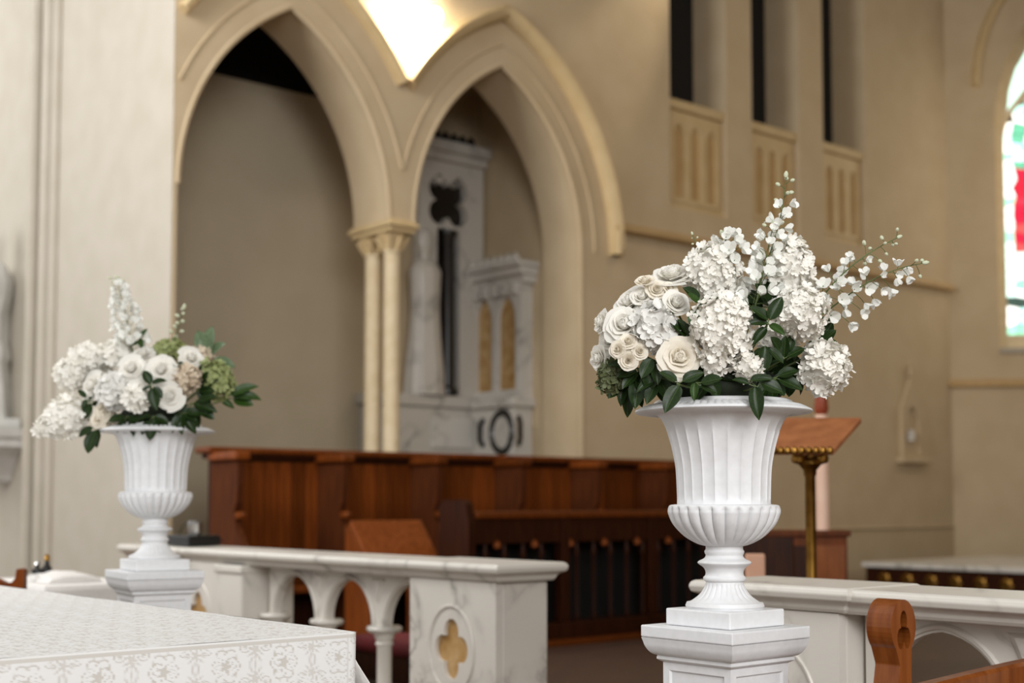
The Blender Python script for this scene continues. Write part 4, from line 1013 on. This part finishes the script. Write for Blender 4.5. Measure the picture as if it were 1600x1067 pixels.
# leaves
def leaf_mesh(m, ratio=.42, bend=.35, fold=.18, seed=0):
    V_ = []; F_ = []; n_ = 8
    for j in range(n_+1):
        v_ = j/n_; w_ = ratio*.5*2.0*(v_**.62)*((1-v_)**.78)*1.5 if 0 < v_ < 1 else .004
        for i in (-1, -.5, 0, .5, 1):
            V_.append((w_*i, v_, fold*abs(i)*w_*2.4 - bend*v_*v_*.5 + .02*math.sin(v_*9+seed)*abs(i)))
    for j in range(n_):
        for i in range(4):
            q_ = j*5+i; F_.append((q_, q_+1, q_+6, q_+5))
    me = bpy.data.meshes.new('leaf'); me.from_pydata(V_, [], F_); me.polygons.foreach_set('use_smooth', [True]*len(F_)); me.materials.append(MT[m]); return me
for _m in ('leaf', 'leaf_mid', 'leaf_grey'):
    _n, _l = MT[_m].node_tree.nodes, MT[_m].node_tree.links; _b = _n['Principled BSDF']
    _tc = _n.new('ShaderNodeTexCoord'); _sx = _n.new('ShaderNodeSeparateXYZ'); _l.new(_tc.outputs['Generated'], _sx.inputs[0])
    _s = _n.new('ShaderNodeMath'); _s.operation = 'SUBTRACT'; _s.inputs[1].default_value = .5; _l.new(_sx.outputs['X'], _s.inputs[0])
    _a = _n.new('ShaderNodeMath'); _a.operation = 'ABSOLUTE'; _l.new(_s.outputs[0], _a.inputs[0])
    _c = _n.new('ShaderNodeMath'); _c.operation = 'LESS_THAN'; _c.inputs[1].default_value = .014; _l.new(_a.outputs[0], _c.inputs[0])
    _x = _n.new('ShaderNodeMix'); _x.data_type = 'RGBA'; _src = _b.inputs['Base Color'].links[0].from_socket
    _l.new(_src, _x.inputs[6]); _x.inputs[7].default_value = lin('#46592f'); _l.new(_c.outputs[0], _x.inputs[0]); _l.new(_x.outputs[2], _b.inputs['Base Color'])
    _b.inputs['Roughness'].default_value = .36
LEAF = {m: [leaf_mesh(m, .46, .25, .2, 0), leaf_mesh(m, .40, .5, .3, 1), leaf_mesh(m, .52, .1, .15, 2)] for m in ('leaf', 'leaf_mid', 'leaf_grey')}
def sprig(B, base, tips, label, m='leaf', name='leafy_sprig', ddep=0):
    """base (px,py,ddep); tips: list of (px,py,ddep, width?, kind) giving where each leaf ends, or a direct leaf spec (x0,y0,x1,y1,dd)"""
    b0 = at(base[0], base[1], B.dep + base[2] + ddep); t = thing(name, label, 'foliage', b0)
    MB().tube([(0, 0, 0), (B.core-b0)*.5 + Vector((0, 0, .004)), B.core-b0], .0028, 6).build('stem', 'stem', t, True)
    r = random.Random(int(base[0]*3+base[1]))
    for (x0, y0, x1, y1, dd, *mm) in tips:
        a = at(x0, y0, B.dep + base[2] + ddep) - b0; e = at(x1, y1, B.dep + base[2] + ddep + dd) - b0
        d = e - a; ln_ = d.length; d.normalize()
        nrm = (CT*.8 + CU*.5 + CR*r.uniform(-.35, .35)); nrm = (nrm - d*nrm.dot(d)).normalized(); xa = d.cross(nrm).normalized()
        Mx = Matrix((xa, d, nrm)).transposed().to_4x4(); Mx.translation = a
        inst(r.choice(LEAF[mm[0] if mm else m]), 'leaf', t, Mx @ Matrix.Scale(ln_, 4))
        if a.length > .006: MB().tube([(0, 0, 0), a], .0016, 5).build('twig', 'stem', t)
    return t
def fan(B, px, py, dd, n_, lo, hi, L, label, m='leaf', seed=0):
    """sprig with n leaves fanning between two screen angles (degrees, 0=right, 90=up)"""
    r = random.Random(seed+int(px)); tips = []
    for i in range(n_):
        a = math.radians(lo + (hi-lo)*(i+.5)/n_ + r.uniform(-9, 9)); q = r.uniform(.8, 1.2)*L; s_ = r.uniform(.0, .35)*L
        tips.append((px+math.cos(a)*s_, py-math.sin(a)*s_, px+math.cos(a)*(s_+q), py-math.sin(a)*(s_+q), r.uniform(-.04, .03)))
    return sprig(B, (px, py, dd), tips, label, m)

# ------------------------------------------------------------------ right arrangement
BR = Bq((UR.x, UR.y, PH+.67), 4.0)
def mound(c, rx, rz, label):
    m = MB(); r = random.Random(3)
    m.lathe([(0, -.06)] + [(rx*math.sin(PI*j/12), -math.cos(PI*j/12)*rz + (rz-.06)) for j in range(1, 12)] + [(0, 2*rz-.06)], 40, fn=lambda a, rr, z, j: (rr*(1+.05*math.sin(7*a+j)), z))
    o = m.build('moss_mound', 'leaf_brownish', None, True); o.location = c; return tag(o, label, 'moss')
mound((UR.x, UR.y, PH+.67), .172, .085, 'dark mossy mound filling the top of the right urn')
R_ = 'right arrangement'
rose(BR, 1063, 557, 62, -.20, (-.10, .15, 1), 'quartered', 'cream garden rose with crumpled centre low on the right arrangement', .4)
rose(BR, 1057, 473, 46, -.14, (.30, .45, 1), 'half', 'neat half-open rose beside green leaves, middle of the right arrangement', 1)
rose(BR, 1050, 428, 66, -.02, (-.15, .85, .55), 'open', 'wide ruffled rose on the upper left shoulder of the right arrangement', .2)
rose(BR, 975, 506, 60, -.12, (-.35, .35, .9), 'open', 'large full rose left of the ruffled white bloom, right arrangement', 2)
rose(BR, 984, 470, 58, -.02, (-.55, .6, .6), 'open', 'ruffled rose above the large full rose on the left slope', 1.2)
rose(BR, 939, 503, 40, .0, (-.95, .2, .35), 'half', 'rose seen side-on at left edge, upper of two, right arrangement', .7)
rose(BR, 934, 560, 42, -.02, (-.95, -.05, .5), 'half', 'rose seen side-on at left edge, lower of two, right arrangement', .1)
rose(BR, 953, 532, 46, -.02, (-.7, .1, .7), 'open', 'rose tucked between the two side-on roses at left edge', .9)
rose(BR, 1003, 463, 36, -.06, (-.2, .5, .9), 'half', 'smaller rose half hidden among buds on the left slope', 2.2)
spray(BR, 'spray of four small cream roses, lower left of the right arrangement', [(981, 533, 27, (-.2, .5, 1)), (982, 563, 29, (-.1, -.1, 1)), (1000, 549, 25, (.3, .1, 1)), (965, 546, 26, (-.5, .0, .9))], -.16)
spray(BR, 'spray of small roses and buds along the top left of the right arrangement', [(1026, 452, 32, (.1, .4, 1)), (1048, 450, 23, (.3, .5, .9)), (1007, 438, 29, (-.2, .8, .6)), (1038, 470, 20, (.2, .0, 1))], -.07)
hydrangea(BR, 1022, 513, 66, 62, -.13, (-.2, .4, .9), 'ruffled pure white bloom with large florets between the roses', 60, 24, 'floret_white')
hydrangea(BR, 1128, 515, 98, 112, -.20, (-.15, 1, .25), 'biggest cream hydrangea head, front centre of the right arrangement', 250, 15)
hydrangea(BR, 1120, 563, 46, 42, -.21, (-.3, -.9, .4), 'small tail of hydrangea florets under the biggest head', 50, 15)
hydrangea(BR, 1113, 428, 84, 92, -.02, (-.1, 1, .3), 'hydrangea head behind and above the biggest one, right arrangement', 180, 15)
hydrangea(BR, 1236, 424, 72, 104, -.02, (.12, 1, .1), 'upright cone-shaped hydrangea head at the right arrangement\'s top', 190, 14, cone=.35)
hydrangea(BR, 1250, 490, 80, 82, -.14, (.3, .7, .6), 'round hydrangea head below the cone-shaped one on the right', 190, 14)
hydrangea(BR, 1288, 574, 78, 70, -.12, (.8, -.2, .5), 'loose hydrangea head hanging lowest at right over the urn rim', 120, 18)
hydrangea(BR, 1170, 573, 40, 38, -.22, (.1, .0, 1), 'smallest hydrangea cluster, front just above the urn rim', 50, 14)
hydrangea(BR, 1216, 528, 62, 34, -.10, (.1, -.6, .7), 'hydrangea fragment under the round head, among dark leaves', 50, 15)
hydrangea(BR, 960, 590, 46, 56, -.05, (-.5, -.6, .5), 'dull green hydrangea head drooping at lower left of arrangement', 80, 15, 'floret_dullgreen')
hydrangea(BR, 1165, 470, 60, 70, .06, (0, 1, .2), 'hydrangea head deep in the middle behind delphinium florets', 80, 15)
spike(BR, [(1172, 500, -.05), (1185, 420, -.03), (1222, 380, -.02), (1228, 276, 0)], 'tallest white delphinium spike rising above the right arrangement', 'delphinium', 22, 30, 26, .16, 0, 5, .30, dens=.8)
spike(BR, [(1170, 510, -.09), (1185, 470, -.09), (1195, 410, -.06), (1208, 352, -.03)], 'dense white delphinium spike in the centre of the right arrangement', 'delphinium', 34, 34, 27, .05, 0, 9, .12)
spike(BR, [(1140, 470, -.02), (1150, 420, -.04), (1140, 390, -.04), (1130, 368, -.04)], 'short delphinium spray behind the left hydrangea, full white florets', 'delphinium', 22, 38, 27, .05, 0, 2, .25)
spike(BR, [(1120, 410, .0), (1100, 395, 0), (1088, 385, 0), (1082, 366, 0)], 'green-budded delphinium tip pointing up at left of the hydrangeas', 'delphinium', 10, 12, 13, 1.0, 0, 7, .2)
spike(BR, [(1262, 500, -.02), (1295, 440, 0), (1340, 400, .02), (1403, 371, .05)], 'upper of two delphinium sprays reaching out to the right', 'delphinium', 25, 34, 23, .34, 0, 12, .15, droop=.15)
spike(BR, [(1262, 505, -.04), (1310, 480, -.04), (1350, 425, -.04), (1443, 411, -.04)], 'lower and longer of two delphinium sprays reaching right', 'delphinium', 30, 34, 25, .10, 0, 15, .12, droop=.45)
# foliage, right
sprig(BR, (1090, 482, -.20), [(1092, 470, 1068, 444, .02), (1092, 474, 1075, 458, -.02, 'leaf_mid'), (1094, 476, 1120, 462, -.03, 'leaf_mid'), (1090, 482, 1077, 506, -.02, 'leaf_mid')], 'sprig of four glossy green leaves above the biggest hydrangea', 'leaf')
sprig(BR, (1072, 528, -.17), [(1072, 528, 1046, 496, .0), (1074, 524, 1062, 496, .0), (1066, 532, 1036, 540, -.01), (1074, 532, 1060, 548, -.02)], 'dark leaves between the cream rose and ruffled bloom')
sprig(BR, (1200, 505, -.25), [(1200, 500, 1174, 478, -.02), (1202, 500, 1222, 463, -.01), (1200, 506, 1168, 502, -.02), (1202, 508, 1226, 520, -.03, 'leaf_mid'), (1198, 512, 1175, 536, -.01), (1196, 505, 1172, 490, .01)], 'sprig of dark leaves right of the biggest hydrangea')
sprig(BR, (1192, 545, -.22), [(1196, 540, 1190, 585, -.01), (1200, 545, 1226, 566, .0), (1190, 545, 1175, 556, 0)], 'dark leaves in the gap below the round hydrangea')
sprig(BR, (1285, 530, -.06), [(1280, 535, 1303, 502, 0), (1285, 535, 1306, 515, -.02), (1280, 540, 1308, 534, -.04, 'leaf_mid'), (1284, 500, 1303, 498, .02), (1280, 540, 1296, 550, -.02, 'leaf_mid')], 'leaves poking out at right between the two lower hydrangeas')
sprig(BR, (1183, 605, -.26), [(1180, 604, 1185, 652, -.03), (1172, 595, 1206, 588, -.02), (1170, 600, 1146, 590, 0), (1188, 598, 1224, 612, .0)], 'big veined leaf hanging over the urn rim, front centre')
sprig(BR, (1058, 600, -.24), [(1062, 602, 1038, 643, -.02), (1058, 596, 1030, 580, .0), (1066, 596, 1100, 580, -.01)], 'long leaf hanging over the urn rim at front left')
sprig(BR, (1088, 598, -.24), [(1086, 598, 1084, 624, -.02, 'leaf_mid'), (1095, 598, 1128, 590, -.02), (1092, 602, 1122, 612, 0)], 'small bright leaf hanging between rose and rim')
sprig(BR, (1020, 570, -.15), [(1022, 565, 1012, 612, 0), (1024, 568, 1028, 600, -.02), (1018, 560, 1002, 590, -.02), (1030, 560, 1040, 590, 0)], 'hanging dark leaves left of the cream garden rose')
k = 0
FILL = [(1000, 578, -.10, 6, 150, 330, 42, 'leaf fan under the spray roses at lower left'), (978, 598, -.06, 5, 170, 320, 38, 'lowest leaf cluster drooping left of the urn rim'),
        (1030, 590, -.14, 5, 170, 320, 36, 'leaf fan above the left part of the urn rim'), (1110, 588, -.16, 6, 150, 380, 34, 'leaf fan directly below the biggest hydrangea'),
        (1145, 598, -.14, 5, 140, 380, 34, 'leaf fan behind the hanging veined leaf'), (1210, 590, -.14, 6, 180, 390, 36, 'leaf fan right of the hanging veined leaf'),
        (1238, 584, -.08, 6, 190, 370, 36, 'leaf fan above the right part of the rim'), (1225, 560, -.16, 6, 20, 200, 36, 'leaf fan under the round hydrangea head'),
        (1140, 580, -.16, 5, 20, 170, 34, 'leaf fan between the biggest and smallest hydrangeas'), (1000, 520, -.04, 5, 60, 240, 34, 'leaf fan hidden among the left roses'),
        (1090, 545, -.12, 5, 100, 280, 36, 'leaf fan between the cream rose and hydrangea'), (1205, 480, -.04, 5, 30, 200, 36, 'leaf fan behind the centre delphinium'),
        (1195, 590, -.02, 7, 0, 180, 44, 'leaf fan deep right of centre above the rim'), (1230, 600, .0, 7, 10, 170, 44, 'leaf fan deep at right above the rim'), (1100, 610, -.06, 7, 20, 160, 44, 'leaf fan deep at centre above the rim'), (1040, 600, -.04, 7, 20, 190, 44, 'leaf fan deep at left above the rim'),
        (1175, 615, -.14, 6, 10, 170, 34, 'leaf fan low behind the hanging veined leaf'), (1150, 640, .12, 6, 20, 160, 60, 'leaf fan at the back of the right urn'), (1255, 560, -.05, 5, 300, 420, 36, 'leaf fan beside the loose hanging hydrangea')]
for px, py, dd, n_, lo, hi, L_, lab in FILL: fan(BR, px, py, dd, n_, lo, hi, L_, lab, 'leaf', 3)

# ------------------------------------------------------------------ left arrangement
BL = Bq((UL.x, UL.y, PH+.055+.67), 6.16)
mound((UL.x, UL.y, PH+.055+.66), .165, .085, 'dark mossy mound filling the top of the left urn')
for a in [(251, 577, 44, -.22, (.1, .3, 1), 'open', 'full white rose at the centre of the left arrangement'), (265, 619, 40, -.24, (.1, .0, 1), 'open', 'white rose low at centre just above the left urn rim'),
          (299, 559, 38, -.1, (.4, .6, .8), 'open', 'white rose at upper right of the left arrangement, above green viburnum'), (205, 575, 42, -.18, (-.1, .5, 1), 'open', 'white rose left of the central rose, left arrangement'),
          (223, 552, 36, -.06, (0, .8, .6), 'open', 'white rose at top centre of the left arrangement'), (142, 602, 42, -.12, (-.6, .3, .8), 'open', 'white rose on the left slope of the left arrangement'),
          (214, 610, 36, -.24, (-.1, .1, 1), 'half', 'half-open rose under the left-centre rose, left arrangement')]:
    rose(BL, *a, spin=a[0])
spray(BL, 'spray of small cream roses at lower left of the left arrangement', [(160, 640, 26, (-.2, .3, 1)), (152, 655, 24, (-.4, 0, 1)), (170, 662, 24, (0, -.1, 1)), (166, 648, 22, (.2, .1, 1))], -.16)
hydrangea(BL, 178, 612, 46, 50, -.2, (-.2, .5, .9), 'ruffled white bloom between roses on the left arrangement', 60, 18, 'floret_white')
hydrangea(BL, 212, 622, 38, 30, -.26, (0, -.2, 1), 'small cream floret cluster low on the left arrangement', 50, 13)
hydrangea(BL, 135, 563, 52, 48, .0, (-.6, .8, .2), 'cream hydrangea head on the upper left of left arrangement', 90, 13)
hydrangea(BL, 112, 585, 44, 46, -.02, (-.8, .4, .3), 'cream hydrangea at the left edge above the drooping panicle', 80, 13)
hydrangea(BL, 98, 655, 62, 86, -.1, (-.85, -.5, .2), 'long cream panicle drooping lowest at left', 140, 12, cone=.6)
hydrangea(BL, 335, 594, 62, 52, -.06, (.7, .4, .5), 'fresh green viburnum ball at right of the left arrangement', 130, 11, 'floret_green', cat='viburnum')
hydrangea(BL, 266, 547, 48, 26, .0, (.1, .9, .4), 'small green viburnum cluster on top of the left arrangement', 60, 11, 'floret_green', cat='viburnum')
hydrangea(BL, 290, 592, 40, 40, -.18, (.3, .2, .9), 'beige blush hydrangea between roses and green viburnum', 70, 12, 'floret_blush')
hydrangea(BL, 315, 560, 34, 30, .0, (.5, .7, .4), 'pale green-cream hydrangea behind the viburnum ball', 50, 12, 'floret_blush')
hydrangea(BL, 180, 556, 56, 44, .02, (-.2, .9, .3), 'white hydrangea under the tall stock spike', 80, 13)
spike(BL, [(208, 560, 0), (205, 520, 0), (192, 470, 0), (182, 436, 0)], 'tall dense white stock spike rising from the left arrangement', 'stock', 70, 24, 17, .12, 0, 3, .08, name='stock_stem')
spike(BL, [(262, 560, 0), (272, 535, 0), (277, 515, 0), (287, 482, 0)], 'thin sprig of round white buds right of the stock spike', 'delphinium', 9, 10, 22, 1, 0, 6, .4)
sprig(BL, (325, 560, -.0), [(325, 555, 308, 516, .0), (326, 552, 329, 508, .02), (328, 552, 352, 535, -.02), (326, 560, 338, 542, 0), (330, 565, 368, 572, .0)], 'grey-green eucalyptus leaves at upper right of left arrangement', 'leaf_grey')
sprig(BL, (362, 622, -.04), [(362, 620, 400, 598, 0), (364, 622, 408, 618, .02), (364, 624, 396, 632, 0), (345, 625, 366, 636, 0), (350, 622, 372, 600, 0)], 'leafy branch sticking out far right of the left arrangement', 'leaf_mid')
sprig(BL, (235, 602, -.28), [(236, 600, 224, 578, 0), (238, 600, 258, 592, -.02), (236, 604, 220, 610, -.02), (238, 606, 244, 640, -.02), (240, 604, 254, 622, 0)], 'dark leaves between the central roses of the left arrangement')
sprig(BL, (136, 625, -.14), [(134, 622, 122, 608, 0), (136, 624, 128, 640, -.02), (138, 624, 150, 618, 0), (142, 630, 132, 655, 0)], 'dark leaves on the left slope above spray roses')
sprig(BL, (150, 672, -.14), [(150, 672, 136, 708, -.02), (154, 670, 150, 700, 0), (146, 668, 122, 682, 0)], 'long leaves hanging off the left side of left urn')
sprig(BL, (217, 530, -.02), [(217, 532, 228, 512, 0), (216, 534, 204, 540, -.02), (218, 530, 222, 542, -.03)], 'few small dark leaves at foot of the stock spike', 'leaf_mid')
sprig(BL, (278, 572, -.2), [(276, 572, 286, 566, -.02), (278, 574, 268, 566, 0)], 'pair of tiny leaves between two roses, left arrangement')
for px, py, dd, n_, lo, hi, L_, lab in [(300, 630, -.16, 6, 200, 400, 30, 'leaf fan under the viburnum ball'), (200, 650, -.2, 6, 180, 360, 26, 'leaf fan above the left urn rim, left half'),
        (240, 650, -.22, 6, 180, 360, 26, 'leaf fan above the left urn rim, right half'), (310, 610, -.14, 6, -60, 100, 30, 'leaf fan right of the low rose'),
        (285, 645, -.18, 5, 220, 380, 30, 'leaf fan dropping over the left urn rim at right'), (180, 630, -.1, 5, 90, 270, 26, 'leaf fan behind the spray roses, left arrangement')]:
    fan(BL, px, py, dd, n_, lo, hi, L_, lab, 'leaf', 5)

# ------------------------------------------------------------------ groups of alike things
for o in C.objects:
    if o.parent or 'category' not in o or 'group' in o: continue
    c_ = o['category']
    if c_ in ('rose', 'spray rose', 'hydrangea', 'viburnum', 'delphinium', 'foliage'):
        side = 'right' if (o.location - UR).length < (o.location - UL).length else 'left'
        o['group'] = {'rose': 'roses', 'spray rose': 'spray roses', 'hydrangea': 'hydrangea heads', 'viburnum': 'viburnum clusters', 'delphinium': 'delphinium stems', 'foliage': 'leafy sprigs'}[c_] + ' in the %s arrangement' % side
    elif c_ in ('urn', 'pedestal', 'moss'): o['group'] = {'urn': 'matching white fluted urns', 'pedestal': 'matching white pedestals', 'moss': 'moss mounds in the urns'}[c_]
    elif o.name.startswith('marble_altar_rail'): o['group'] = 'two lengths of marble altar rail'
    elif o.name.startswith('cruet'): o['group'] = 'cruets on the side table'
